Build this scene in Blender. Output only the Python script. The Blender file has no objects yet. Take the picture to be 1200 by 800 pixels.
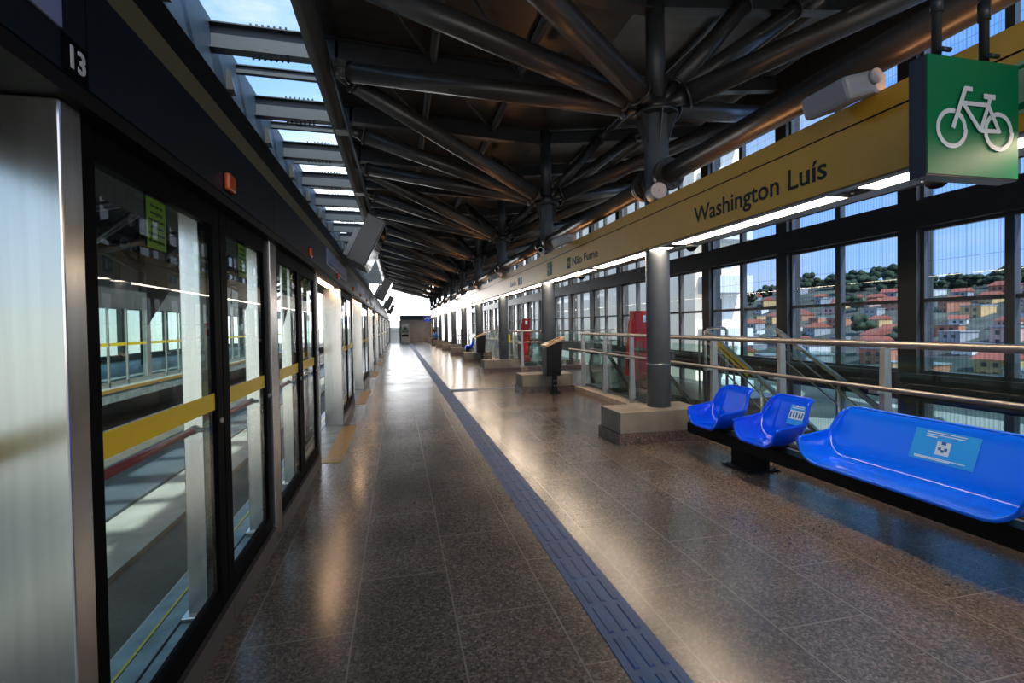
import bpy, bmesh, math, random
from mathutils import Vector, Matrix
random.seed(7)
S = bpy.context.scene
C = S.collection
PI = math.pi

# ------------------------------------------------------------------ camera, world, sun, exposure
cam_d = bpy.data.cameras.new('camera'); cam = bpy.data.objects.new('camera', cam_d); C.objects.link(cam)
F_PX, CX, CY = 578.0, 600.0, 391.6
d = Vector(((466 - CX) / F_PX, -(383 - CY) / F_PX, -1)).normalized()
u = Vector((-0.0205, 1, 0)); u = (u - d * u.dot(d)).normalized()
xx = d.cross(u)
cam.matrix_world = Matrix((xx, d, u)).to_4x4()
cam.matrix_world.translation = (0, 0, 1.6)
cam_d.sensor_width = 36; cam_d.lens = F_PX / 1200 * 36
cam_d.shift_y = (CY - 400) / 1200
cam_d.clip_start = 0.05; cam_d.clip_end = 900
S.camera = cam
S.view_settings.view_transform = 'Standard'
try: S.view_settings.look = 'None'
except Exception: pass
S.view_settings.gamma = 1; S.view_settings.use_curve_mapping = False
S.view_settings.exposure = 1.3
S.cycles.max_bounces = 8; S.cycles.diffuse_bounces = 3; S.cycles.glossy_bounces = 4
S.cycles.transparent_max_bounces = 24; S.cycles.transmission_bounces = 4
S.cycles.caustics_reflective = False; S.cycles.caustics_refractive = False
S.cycles.sample_clamp_indirect = 4
S.cycles.use_denoising = True
try: S.cycles.denoising_prefilter = 'ACCURATE'
except Exception: pass

W = bpy.data.worlds.new('sky'); S.world = W; W.use_nodes = True
nt = W.node_tree; nt.nodes.clear()
def wn(t, **k):
    n = nt.nodes.new(t)
    for a, b in k.items(): setattr(n, a, b)
    return n
tc = wn('ShaderNodeTexCoord'); sep = wn('ShaderNodeSeparateXYZ'); nt.links.new(tc.outputs['Generated'], sep.inputs[0])
ramp = wn('ShaderNodeValToRGB'); nt.links.new(sep.outputs['Z'], ramp.inputs[0])
e = ramp.color_ramp.elements
e[0].position = 0.0; e[0].color = (.46, .45, .44, 1)
e[1].position = 0.75; e[1].color = (.16, .30, .40, 1)
m = e.new(.10); m.color = (.26, .40, .66, 1)
m = e.new(.35); m.color = (.14, .29, .60, 1)
# clouds: soft white streaks
mp = wn('ShaderNodeMapping'); mp.inputs['Scale'].default_value = (1.6, 1.6, 5.0); nt.links.new(tc.outputs['Generated'], mp.inputs[0])
noi = wn('ShaderNodeTexNoise'); noi.inputs['Scale'].default_value = 2.2; noi.inputs['Detail'].default_value = 6; noi.inputs['Roughness'].default_value = .6
nt.links.new(mp.outputs[0], noi.inputs[0])
cr = wn('ShaderNodeValToRGB'); cr.color_ramp.elements[0].position = .46; cr.color_ramp.elements[1].position = .70
nt.links.new(noi.outputs[0], cr.inputs[0])
mixc = wn('ShaderNodeMixRGB'); mixc.inputs[2].default_value = (.42, .46, .50, 1); nt.links.new(cr.outputs[0], mixc.inputs[0]); nt.links.new(ramp.outputs[0], mixc.inputs[1])
# bright hazy sky down the line
dot = wn('ShaderNodeVectorMath', operation='DOT_PRODUCT'); dot.inputs[1].default_value = Vector((-.06, 1, .02)).normalized()
nt.links.new(tc.outputs['Generated'], dot.inputs[0])
mx = wn('ShaderNodeMath', operation='ABSOLUTE'); nt.links.new(dot.outputs['Value'], mx.inputs[0])
pw = wn('ShaderNodeMath', operation='POWER'); pw.inputs[1].default_value = 40; nt.links.new(mx.outputs[0], pw.inputs[0])
sc_ = wn('ShaderNodeVectorMath', operation='SCALE'); sc_.inputs[0].default_value = (3.0, 2.95, 2.85)
fb = wn('ShaderNodeMath', operation='MULTIPLY_ADD'); fb.inputs[1].default_value = .40; fb.inputs[2].default_value = .60; nt.links.new(dot.outputs['Value'], fb.inputs[0])
fm = wn('ShaderNodeMath', operation='MULTIPLY'); nt.links.new(pw.outputs[0], fm.inputs[0]); nt.links.new(fb.outputs[0], fm.inputs[1]); nt.links.new(fm.outputs[0], sc_.inputs['Scale'])
# the sunward half of the sky, behind the camera, is broadly brighter and warmer
ng = wn('ShaderNodeMath', operation='MULTIPLY'); ng.inputs[1].default_value = -1; nt.links.new(dot.outputs['Value'], ng.inputs[0])
nm = wn('ShaderNodeMath', operation='MAXIMUM'); nm.inputs[1].default_value = 0; nt.links.new(ng.outputs[0], nm.inputs[0])
np_ = wn('ShaderNodeMath', operation='POWER'); np_.inputs[1].default_value = 4; nt.links.new(nm.outputs[0], np_.inputs[0])
ns = wn('ShaderNodeVectorMath', operation='SCALE'); ns.inputs[0].default_value = (.62, .54, .44); nt.links.new(np_.outputs[0], ns.inputs['Scale'])
ad0 = wn('ShaderNodeVectorMath', operation='ADD'); nt.links.new(mixc.outputs[0], ad0.inputs[0]); nt.links.new(ns.outputs[0], ad0.inputs[1])
add = wn('ShaderNodeVectorMath', operation='ADD'); nt.links.new(ad0.outputs[0], add.inputs[0]); nt.links.new(sc_.outputs[0], add.inputs[1])
bg = wn('ShaderNodeBackground'); bg.inputs['Strength'].default_value = 1.0; nt.links.new(add.outputs[0], bg.inputs[0])
wo = wn('ShaderNodeOutputWorld'); nt.links.new(bg.outputs[0], wo.inputs[0])

sun_d = bpy.data.lights.new('sun', 'SUN'); sun_d.energy = 3.6; sun_d.angle = .02; sun_d.color = (1, .93, .82)
sun = bpy.data.objects.new('sun', sun_d); C.objects.link(sun)
sun.rotation_euler = Vector((-.22, .62, -.75)).to_track_quat('-Z', 'Y').to_euler(); sun.location = (0, -20, 40)

STRIP_LIGHT = 10.0      # linear lamps under the sign beam
UP_LIGHT = 10.0        # warm uplights on top of the sign beam
SOFFIT_LIGHT = 10.0    # short lamps under the platform screen header

# ------------------------------------------------------------------ materials
def nodes(name):
    m = bpy.data.materials.new(name); m.use_nodes = True
    return m, m.node_tree, m.node_tree.nodes['Principled BSDF']
def pbr(name, col, rough=.5, metal=0, noise=0, nscale=8, spec=.5, coat=0, bump=0, stretch=None):
    m, t, b = nodes(name)
    b.inputs['Base Color'].default_value = (*col, 1); b.inputs['Roughness'].default_value = rough
    b.inputs['Metallic'].default_value = metal; b.inputs['Specular IOR Level'].default_value = spec
    if coat: b.inputs['Coat Weight'].default_value = coat; b.inputs['Coat Roughness'].default_value = .06
    if noise or bump:
        c = t.nodes.new('ShaderNodeTexCoord'); n = t.nodes.new('ShaderNodeTexNoise'); n.inputs['Scale'].default_value = nscale; n.inputs['Detail'].default_value = 6
        src = c.outputs['Object']
        if stretch:
            mpn = t.nodes.new('ShaderNodeMapping'); mpn.inputs['Scale'].default_value = stretch; t.links.new(src, mpn.inputs[0]); src = mpn.outputs[0]
        t.links.new(src, n.inputs[0])
        r = t.nodes.new('ShaderNodeMapRange'); r.inputs[1].default_value = .3; r.inputs[2].default_value = .7
        r.inputs[3].default_value = 1 - noise; r.inputs[4].default_value = 1 + noise; t.links.new(n.outputs[0], r.inputs[0])
        v = t.nodes.new('ShaderNodeVectorMath'); v.operation = 'SCALE'; v.inputs[0].default_value = col; t.links.new(r.outputs[0], v.inputs['Scale'])
        t.links.new(v.outputs[0], b.inputs['Base Color'])
        if bump:
            bp = t.nodes.new('ShaderNodeBump'); bp.inputs['Strength'].default_value = bump; bp.inputs['Distance'].default_value = .01
            t.links.new(n.outputs[0], bp.inputs['Height']); t.links.new(bp.outputs[0], b.inputs['Normal'])
    return m
def emit(name, col, s):
    m, t, b = nodes(name)
    b.inputs['Base Color'].default_value = (.8, .8, .8, 1); b.inputs['Emission Color'].default_value = (*col, 1); b.inputs['Emission Strength'].default_value = s
    return m
def glass(name, tint, refl=1.6, rough=0.0, lines=0):
    m = bpy.data.materials.new(name); m.use_nodes = True; t = m.node_tree; t.nodes.clear()
    o = t.nodes.new('ShaderNodeOutputMaterial'); mixs = t.nodes.new('ShaderNodeMixShader')
    tr = t.nodes.new('ShaderNodeBsdfTransparent'); tr.inputs[0].default_value = (*tint, 1)
    gl = t.nodes.new('ShaderNodeBsdfGlossy'); gl.inputs['Roughness'].default_value = rough; gl.inputs[0].default_value = (.95, .97, 1, 1)
    fr = t.nodes.new('ShaderNodeFresnel'); fr.inputs['IOR'].default_value = 1.5
    # panes are thin boxes, so a ray meets both faces: share the reflection between them and keep grazing entry/exit alike
    geo = t.nodes.new('ShaderNodeNewGeometry')
    ior = t.nodes.new('ShaderNodeMixRGB'); ior.inputs[1].default_value = (1.5, 1.5, 1.5, 1); ior.inputs[2].default_value = (.6667, .6667, .6667, 1)
    t.links.new(geo.outputs['Backfacing'], ior.inputs[0])
    lw = t.nodes.new('ShaderNodeMath'); lw.operation = 'MULTIPLY'; lw.inputs[1].default_value = refl; lw.use_clamp = True
    one = t.nodes.new('ShaderNodeMath'); one.operation = 'SUBTRACT'; one.inputs[0].default_value = 1
    t.links.new(geo.outputs['Backfacing'], one.inputs[1])
    mm = t.nodes.new('ShaderNodeMath'); mm.operation = 'MULTIPLY'
    t.links.new(fr.outputs[0], lw.inputs[0]); t.links.new(lw.outputs[0], mm.inputs[0]); t.links.new(one.outputs[0], mm.inputs[1])
    t.links.new(mm.outputs[0], mixs.inputs[0])
    surf = tr.outputs[0]
    if lines:   # fine printed vertical lines and a faint sheet grid on the pane
        c = t.nodes.new('ShaderNodeTexCoord'); sp = t.nodes.new('ShaderNodeSeparateXYZ'); t.links.new(c.outputs['Object'], sp.inputs[0])
        def stripe(axis, period, duty):
            a = t.nodes.new('ShaderNodeMath'); a.operation = 'DIVIDE'; a.inputs[1].default_value = period; t.links.new(sp.outputs[axis], a.inputs[0])
            f = t.nodes.new('ShaderNodeMath'); f.operation = 'FRACT'; t.links.new(a.outputs[0], f.inputs[0])
            l = t.nodes.new('ShaderNodeMath'); l.operation = 'LESS_THAN'; l.inputs[1].default_value = duty; t.links.new(f.outputs[0], l.inputs[0]); return l.outputs[0]
        s1 = stripe('Y', .055, .28); s2 = stripe('Y', .42, .028); s3 = stripe('Z', .62, .02)
        k1 = t.nodes.new('ShaderNodeMath'); k1.operation = 'MULTIPLY'; k1.inputs[1].default_value = lines; t.links.new(s1, k1.inputs[0])
        ad = t.nodes.new('ShaderNodeMath'); ad.operation = 'MAXIMUM'; t.links.new(s2, ad.inputs[0]); t.links.new(s3, ad.inputs[1])
        k2 = t.nodes.new('ShaderNodeMath'); k2.operation = 'MULTIPLY'; k2.inputs[1].default_value = lines * 1.6; t.links.new(ad.outputs[0], k2.inputs[0])
        mxm = t.nodes.new('ShaderNodeMath'); mxm.operation = 'MAXIMUM'; t.links.new(k1.outputs[0], mxm.inputs[0]); t.links.new(k2.outputs[0], mxm.inputs[1])
        df = t.nodes.new('ShaderNodeBsdfDiffuse'); df.inputs[0].default_value = (.10, .14, .22, 1)
        m2 = t.nodes.new('ShaderNodeMixShader'); t.links.new(mxm.outputs[0], m2.inputs[0]); t.links.new(tr.outputs[0], m2.inputs[1]); t.links.new(df.outputs[0], m2.inputs[2]); surf = m2.outputs[0]
    t.links.new(surf, mixs.inputs[1]); t.links.new(gl.outputs[0], mixs.inputs[2]); t.links.new(mixs.outputs[0], o.inputs[0])
    return m
def granite(name, base, light, joint=True, rough=.2):
    m, t, b = nodes(name)
    c = t.nodes.new('ShaderNodeTexCoord')
    n1 = t.nodes.new('ShaderNodeTexVoronoi'); n1.inputs['Scale'].default_value = 85; t.links.new(c.outputs['Object'], n1.inputs[0])
    r1 = t.nodes.new('ShaderNodeValToRGB'); el = r1.color_ramp.elements
    el[0].position = 0; el[0].color = (*[v * .55 for v in base], 1); el[1].position = 1; el[1].color = (*light, 1)
    k = el.new(.45); k.color = (*base, 1); k2 = el.new(.75); k2.color = (base[0] * 1.5, base[1] * 1.25, base[2] * 1.1, 1)
    sepc = t.nodes.new('ShaderNodeSeparateColor'); t.links.new(n1.outputs['Color'], sepc.inputs[0]); t.links.new(sepc.outputs[0], r1.inputs[0])
    n2 = t.nodes.new('ShaderNodeTexNoise'); n2.inputs['Scale'].default_value = 1.1; n2.inputs['Detail'].default_value = 4; t.links.new(c.outputs['Object'], n2.inputs[0])
    mr = t.nodes.new('ShaderNodeMapRange'); mr.inputs[1].default_value = .15; mr.inputs[2].default_value = .85; mr.inputs[3].default_value = .72; mr.inputs[4].default_value = 1.28; mr.interpolation_type = 'SMOOTHSTEP'
    t.links.new(n2.outputs[0], mr.inputs[0])
    v = t.nodes.new('ShaderNodeVectorMath'); v.operation = 'SCALE'; t.links.new(r1.outputs[0], v.inputs[0]); t.links.new(mr.outputs[0], v.inputs['Scale'])
    col = v.outputs[0]
    rr = t.nodes.new('ShaderNodeMapRange'); rr.inputs[1].default_value = .15; rr.inputs[2].default_value = .85; rr.inputs[3].default_value = rough * .75; rr.inputs[4].default_value = rough * 1.35
    t.links.new(n2.outputs[0], rr.inputs[0]); t.links.new(rr.outputs[0], b.inputs['Roughness'])
    if joint:
        mp = t.nodes.new('ShaderNodeMapping'); mp.inputs['Rotation'].default_value = (0, 0, PI / 2); mp.inputs['Location'].default_value = (.55, .26, 0)
        t.links.new(c.outputs['Object'], mp.inputs[0])
        br = t.nodes.new('ShaderNodeTexBrick'); br.offset = .5; br.inputs['Scale'].default_value = 1; br.inputs['Mortar Size'].default_value = .006
        br.inputs['Mortar Smooth'].default_value = .6
        br.inputs['Brick Width'].default_value = 1.07; br.inputs['Row Height'].default_value = .54
        br.inputs['Color1'].default_value = (.88, .88, .88, 1); br.inputs['Color2'].default_value = (1.12, 1.1, 1.08, 1); br.inputs['Mortar'].default_value = (1, 1, 1, 1)
        t.links.new(mp.outputs[0], br.inputs[0])
        mu = t.nodes.new('ShaderNodeMixRGB'); mu.blend_type = 'MULTIPLY'; mu.inputs[0].default_value = 1; t.links.new(col, mu.inputs[1]); t.links.new(br.outputs[0], mu.inputs[2])
        mj = t.nodes.new('ShaderNodeMixRGB'); mj.inputs[2].default_value = (.27, .235, .20, 1)
        jf = t.nodes.new('ShaderNodeMath'); jf.operation = 'MULTIPLY'; jf.inputs[1].default_value = .85; t.links.new(br.outputs['Fac'], jf.inputs[0])
        t.links.new(jf.outputs[0], mj.inputs[0]); t.links.new(mu.outputs[0], mj.inputs[1]); col = mj.outputs[0]
        # brown-tinted zone nearer the benches, irregular in outline
        n3 = t.nodes.new('ShaderNodeTexNoise'); n3.inputs['Scale'].default_value = 2.2; n3.inputs['Detail'].default_value = 8; t.links.new(c.outputs['Object'], n3.inputs[0])
        s3 = t.nodes.new('ShaderNodeSeparateXYZ'); t.links.new(c.outputs['Object'], s3.inputs[0])
        mrx = t.nodes.new('ShaderNodeMapRange'); mrx.inputs[1].default_value = 2.7; mrx.inputs[2].default_value = 4.2; t.links.new(s3.outputs['X'], mrx.inputs[0])
        mrn = t.nodes.new('ShaderNodeMapRange'); mrn.inputs[1].default_value = .38; mrn.inputs[2].default_value = .75; t.links.new(n3.outputs[0], mrn.inputs[0])
        pr = t.nodes.new('ShaderNodeMath'); pr.operation = 'MULTIPLY'; t.links.new(mrx.outputs[0], pr.inputs[0]); t.links.new(mrn.outputs[0], pr.inputs[1])
        ms = t.nodes.new('ShaderNodeMixRGB'); ms.inputs[2].default_value = (.16, .075, .035, 1); t.links.new(pr.outputs[0], ms.inputs[0]); t.links.new(col, ms.inputs[1]); col = ms.outputs[0]
    t.links.new(col, b.inputs['Base Color'])
    b.inputs['Specular IOR Level'].default_value = .6
    return m

M = {}
M['floor'] = granite('granite_floor', (.112, .101, .092), (.22, .198, .18), rough=.21)
M['granite'] = granite('granite_skirting', (.10, .07, .06), (.34, .27, .24), joint=False, rough=.35)
M['steel'] = pbr('grey_painted_steel', (.060, .072, .085), .34, 0, .12, 6)
M['column'] = pbr('column_paint', (.125, .145, .165), .36, 0, .10, 5)
M['dark_steel'] = pbr('dark_painted_steel', (.030, .033, .036), .38, 0, .15, 5)
M['tube'] = pbr('roof_tube_paint', (.032, .031, .030), .34, 0, .12, 6, spec=.5)
M['skybeam'] = pbr('roof_beam_paint', (.028, .038, .048), .5, 0, .1, 4)
M['blue_beam'] = pbr('blue_grey_beam_paint', (.035, .060, .095), .5, 0, .1, 4)
M['ceiling'] = pbr('ceiling_sheet', (.060, .048, .038), .33, .35, .3, 1.2, stretch=(1, 4, 1))
M['stainless'] = pbr('brushed_stainless', (.56, .55, .54), .22, .95, .08, 3, stretch=(12, 12, .4))
M['satin'] = pbr('satin_stainless', (.52, .51, .49), .40, .9, .08, 10)
M['rail'] = pbr('handrail_stainless', (.40, .35, .30), .38, .9, .05, 10)
M['kick'] = pbr('grey_kick_plate', (.13, .125, .125), .4, .5, .1, 5)
M['black'] = pbr('black_frame', (.003, .0035, .004), .55, spec=.03)
M['matte_black'] = pbr('matte_black', (.007, .007, .007), .5, spec=.15)
M['navy'] = pbr('dark_navy_panel', (.006, .013, .021), .36, 0, .06, 3, spec=.25)
M['olive'] = pbr('olive_band', (.150, .120, .050), .45)
M['gold'] = pbr('ochre_panel', (.95, .50, .05), .32, .1, .04, 4)
M['soffit'] = pbr('soffit_panel', (.30, .30, .30), .4, .4)
M['ink'] = pbr('black_lettering', (.018, .015, .010), .5)
M['white_ink'] = pbr('white_lettering', (.75, .77, .8), .5)
M['lilac'] = pbr('blank_display_panel', (.26, .31, .50), .4, 0, .05, 4)
M['orange'] = pbr('orange_lens', (.75, .12, .02), .25, 0, .1, 40)
M['yellow'] = pbr('yellow_band', (.95, .68, .01), .35)
M['amber'] = pbr('amber_plate', (.62, .40, .03), .4)
M['yellow_tile'] = pbr('yellow_tactile_tile', (.42, .25, .065), .4, 0, .15, 9)
M['blue_tile'] = pbr('blue_tactile_tile', (.016, .080, .23), .42, 0, .2, 5, spec=.35)
M['red'] = pbr('red_paint', (.50, .012, .015), .28)
M['red_bar'] = pbr('red_push_bar', (.55, .05, .06), .35)
M['lime'] = pbr('lime_sticker', (.36, .52, .02), .4)
M['green'] = pbr('green_sign', (.000, .18, .066), .42, spec=.3)
M['pale_green'] = pbr('pale_green_sign', (.42, .62, .36), .3)
M['blue'] = pbr('blue_plastic', (.001, .080, .90), .11, 0, spec=.5)
M['bench_blue'] = pbr('light_blue_plastic', (.001, .15, 1.0), .13, 0, spec=.42)
M['label_blue'] = pbr('light_blue_sticker', (.02, .34, .92), .3)
M['label_white'] = pbr('sticker_white', (.62, .78, .92), .4)
M['label_ink'] = pbr('sticker_blue_ink', (.03, .13, .34), .4)
M['concrete'] = pbr('cast_concrete', (.235, .205, .160), .75, 0, .32, 2.4, bump=.4)
M['curb'] = pbr('curb_stone', (.38, .31, .23), .55, 0, .2, 5)
M['deck'] = pbr('track_bed_concrete', (.10, .095, .085), .8, 0, .25, 1.5)
M['plinth'] = pbr('pale_track_slab', (.36, .34, .31), .75, 0, .2, 2)
M['slate'] = pbr('slate_walkway', (.075, .095, .12), .6, 0, .1, 2)
M['sill'] = pbr('pale_sill_plate', (.30, .36, .38), .45, .3, .3, 6)
M['white_plastic'] = pbr('white_plastic', (.62, .62, .62), .4)
M['grey_plastic'] = pbr('grey_plastic', (.40, .40, .41), .45)
M['bin'] = pbr('black_bin_steel', (.007, .0075, .008), .4, spec=.25)
M['wood'] = pbr('tan_bin_lid', (.50, .34, .20), .45)
M['wall_tan'] = pbr('end_wall_panel', (.38, .33, .30), .4, .1, .15, 2)
M['cream'] = pbr('cream_render', (.97, .94, .86), .8, 0, .06, .3)
M['pale_wall'] = pbr('pale_grey_render', (.62, .63, .64), .8)
M['concrete_ext'] = pbr('dusty_ground', (.34, .31, .27), .9, 0, .2, .1)
M['hill'] = pbr('wooded_hill', (.060, .066, .055), .95, 0, .6, .12)
M['leaf'] = pbr('tree_leaf', (.022, .04, .018), .9, 0, .5, 1.5)
M['bark'] = pbr('bark', (.06, .045, .03), .9)
M['skin'] = pbr('skin', (.30, .17, .11), .5)
M['hair'] = pbr('dark_hair', (.012, .010, .010), .5)
M['jacket'] = pbr('blue_jacket', (.02, .16, .62), .6)
M['trousers'] = pbr('dark_trousers', (.02, .02, .03), .7)
M['tread'] = pbr('escalator_tread', (.12, .12, .12), .45, .4)
M['rubber'] = pbr('black_rubber', (.012, .012, .012), .4)
M['screen'] = pbr('black_glossy_screen', (.012, .014, .018), .08)
M['monitor'] = pbr('monitor_case', (.018, .021, .025), .3)
M['lamp'] = emit('lamp_diffuser', (1, .79, .58), STRIP_LIGHT)
M['uplamp'] = emit('warm_lamp', (1, .48, .20), UP_LIGHT)
M['soflamp'] = emit('soffit_lamp', (1, .62, .36), SOFFIT_LIGHT)
M['psd_glass'] = glass('platform_door_glass', (.80, .88, .86), .80)
M['rail_glass'] = glass('balustrade_glass', (.78, .88, .84), 1.5)
M['sky_glass'] = glass('rooflight_glass', (.92, .97, 1.0), 1.0)
M['win_glass'] = glass('window_glass', (.94, .95, .95), 1.0)
M['lined_glass'] = glass('lined_window_glass', (.72, .81, .92), 1.1, lines=.14)
HOUSE = [pbr('house_%s' % n, c, .85, 0, .15, .6) for n, c in (('white', (.62, .62, .60)), ('terracotta', (.42, .17, .10)), ('ochre', (.55, .36, .16)), ('grey', (.30, .31, .33)), ('pink', (.58, .36, .30)))]
ROOF = [pbr('roof_red', (.30, .085, .055), .8, 0, .2, 1), pbr('roof_grey', (.26, .27, .29), .7, 0, .2, 1)]
M['window_dark'] = pbr('house_window', (.03, .04, .05), .2)

# ------------------------------------------------------------------ mesh helpers
class MB:
    def __init__(s): s.bm = bmesh.new()
    def box(s, a, b):
        x0, y0, z0 = a; x1, y1, z1 = b
        return s.hexa([(x0, y0, z0), (x1, y0, z0), (x1, y1, z0), (x0, y1, z0), (x0, y0, z1), (x1, y0, z1), (x1, y1, z1), (x0, y1, z1)])
    def hexa(s, p):
        v = [s.bm.verts.new(q) for q in p]
        for f in ((3, 2, 1, 0), (4, 5, 6, 7), (0, 1, 5, 4), (1, 2, 6, 5), (2, 3, 7, 6), (3, 0, 4, 7)): s.bm.faces.new([v[i] for i in f])
        return s
    def bar(s, a, b, w, h, up=(0, 0, 1)):
        a, b = Vector(a), Vector(b); t = (b - a).normalized(); up = Vector(up)
        if abs(t.dot(up)) > .98: up = Vector((0, 1, 0))
        r = t.cross(up).normalized(); n = r.cross(t)
        p = []
        for q in (a, b):
            for i, j in ((-1, -1), (1, -1), (1, 1), (-1, 1)): p.append(q + r * (w / 2 * i) + n * (h / 2 * j))
        return s.hexa(p)
    def tube(s, a, b, r, n=16, r2=None, cap=True):
        a, b = Vector(a), Vector(b); r2 = r if r2 is None else r2
        t = (b - a).normalized(); up = Vector((0, 0, 1)) if abs(t.z) < .95 else Vector((1, 0, 0))
        x = t.cross(up).normalized(); y = t.cross(x)
        A, B = [], []
        for i in range(n):
            k = 2 * PI * i / n; o = x * math.cos(k) + y * math.sin(k)
            A.append(s.bm.verts.new(a + o * r)); B.append(s.bm.verts.new(b + o * r2))
        for i in range(n):
            f = s.bm.faces.new((A[i], A[(i + 1) % n], B[(i + 1) % n], B[i])); f.smooth = True
        if cap: s.bm.faces.new(A[::-1]); s.bm.faces.new(B)
        return s
    def path(s, pts, r, n=12):
        pts = [Vector(p) for p in pts]; rings = []
        for i, p in enumerate(pts):
            t = (pts[min(i + 1, len(pts) - 1)] - pts[max(i - 1, 0)]).normalized()
            up = Vector((0, 0, 1)) if abs(t.z) < .9 else Vector((1, 0, 0))
            x = t.cross(up).normalized(); y = t.cross(x)
            rings.append([s.bm.verts.new(p + (x * math.cos(2 * PI * k / n) + y * math.sin(2 * PI * k / n)) * r) for k in range(n)])
        for A, B in zip(rings, rings[1:]):
            for i in range(n): s.bm.faces.new((A[i], A[(i + 1) % n], B[(i + 1) % n], B[i])).smooth = True
        s.bm.faces.new(rings[0][::-1]); s.bm.faces.new(rings[-1]); return s
    def sphere(s, c, r, sx=1, sy=1, sz=1, sub=2):
        ret = bmesh.ops.create_icosphere(s.bm, subdivisions=sub, radius=r)
        for v in ret['verts']: v.co = Vector((v.co.x * sx, v.co.y * sy, v.co.z * sz)) + Vector(c)
        for f in s.bm.faces: f.smooth = True
        return s
    def prism(s, poly, ext):      # poly: 3D points of a planar outline, ext: extrusion vector
        ext = Vector(ext); A = [s.bm.verts.new(p) for p in poly]; B = [s.bm.verts.new(Vector(p) + ext) for p in poly]
        s.bm.faces.new(A[::-1]); s.bm.faces.new(B); n = len(A)
        for i in range(n): s.bm.faces.new((A[i], A[(i + 1) % n], B[(i + 1) % n], B[i]))
        return s
    def build(s, name, mat, parent=None, bevel=0, kind=None):
        bmesh.ops.recalc_face_normals(s.bm, faces=s.bm.faces[:])
        me = bpy.data.meshes.new(name); s.bm.to_mesh(me); s.bm.free()
        me.materials.append(M[mat] if isinstance(mat, str) else mat)
        o = bpy.data.objects.new(name, me); C.objects.link(o)
        if parent is not None:
            o.parent = parent; o.matrix_parent_inverse = Matrix.Translation(-parent.location) if parent.type == 'EMPTY' and not any(parent.rotation_euler) else parent.matrix_basis.inverted()
        if bevel:
            bv = o.modifiers.new('bevel', 'BEVEL'); bv.width = bevel; bv.segments = 2; bv.limit_method = 'ANGLE'
        if kind: o['kind'] = kind
        return o
def tag(o, label, cat, group=None):
    o['label'] = label; o['category'] = cat
    if group: o['group'] = group
    return o
def thing(name, loc, label, cat, group=None):
    o = bpy.data.objects.new(name, None); C.objects.link(o); o.location = loc; o.empty_display_size = .1
    return tag(o, label, cat, group)
def clone(src, delta, label=None, group=None):
    r = src.copy(); C.objects.link(r); r.location = src.location + Vector(delta)
    if label: r['label'] = label
    if group: r['group'] = group
    for ch in list(src.children):
        c = ch.copy(); C.objects.link(c); c.parent = r; c.matrix_parent_inverse = ch.matrix_parent_inverse.copy()
        for g in list(ch.children):
            k = g.copy(); C.objects.link(k); k.parent = c; k.matrix_parent_inverse = g.matrix_parent_inverse.copy()
    return r
def struct(mb, name, mat, bevel=0): return mb.build(name, mat, None, bevel, 'structure')
# frames for flat graphics: (origin, right, up, normal)
def frame_beam(y, z, x=3.345): return Vector((x, y, z)), Vector((0, -1, 0)), Vector((0, 0, 1)), Vector((-1, 0, 0))
def frame_psd(y, z, x): return Vector((x, y, z)), Vector((0, 1, 0)), Vector((0, 0, 1)), Vector((1, 0, 0))
def frame_front(x, y, z): return Vector((x, y, z)), Vector((1, 0, 0)), Vector((0, 0, 1)), Vector((0, -1, 0))
def text(name, s, fr, size, mat, parent, bold=0, width=None, align='LEFT'):
    cu = bpy.data.curves.new(name, 'FONT'); cu.body = s; cu.size = size; cu.extrude = .0012; cu.offset = bold; cu.align_x = align; cu.resolution_u = 3
    tmp = bpy.data.objects.new('tmp', cu); C.objects.link(tmp)
    bpy.context.view_layer.update()
    me = bpy.data.meshes.new_from_object(tmp.evaluated_get(bpy.context.evaluated_depsgraph_get()))
    bpy.data.objects.remove(tmp)
    o0, r, up, n = fr
    xs = [v.co.x for v in me.vertices]; k = 1 if width is None else width / (max(xs) - min(xs))
    for v in me.vertices: v.co = o0 + r * (v.co.x * k) + up * v.co.y + n * (v.co.z + .002)
    me.materials.clear(); me.materials.append(M[mat])
    ob = bpy.data.objects.new(name, me); C.objects.link(ob); ob.parent = parent
    ob.matrix_parent_inverse = Matrix.Translation(-parent.location) if parent.type == 'EMPTY' else Matrix.Identity(4)
    return ob
class Strokes:
    """flat strokes in a graphic frame, 2 mm thick"""
    def __init__(s, fr, lift=.001, th=.002): s.mb = MB(); s.o, s.r, s.u, s.n = fr; s.l = lift; s.th = th
    def P(s, p): return s.o + s.r * p[0] + s.u * p[1] + s.n * s.l
    def poly(s, pts):
        s.l += .00012; s.mb.prism([s.P(p) for p in pts], s.n * s.th); return s
    def line(s, a, b, w):
        a, b = Vector(a), Vector(b); t = (b - a).normalized(); q = Vector((-t.y, t.x)) * (w / 2)
        return s.poly([a - q, b - q, b + q, a + q])
    def pline(s, pts, w):
        for a, b in zip(pts, pts[1:]): s.line(a, b, w)
        for p in pts[1:-1]: s.disc(p, w / 2, 10)
        return s
    def disc(s, c, r, n=20): return s.poly([(c[0] + r * math.cos(2 * PI * i / n), c[1] + r * math.sin(2 * PI * i / n)) for i in range(n)])
    def ring(s, c, r, w, n=32):
        for i in range(n):
            a, b = 2 * PI * i / n, 2 * PI * (i + 1) / n
            s.poly([(c[0] + (r + k) * math.cos(t), c[1] + (r + k) * math.sin(t)) for k, t in ((-w / 2, a), (w / 2, a), (w / 2, b), (-w / 2, b))])
        return s
    def rect(s, x0, y0, x1, y1): return s.poly([(x0, y0), (x1, y0), (x1, y1), (x0, y1)])
    def build(s, name, mat, parent): return s.mb.build(name, mat, parent)
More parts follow.
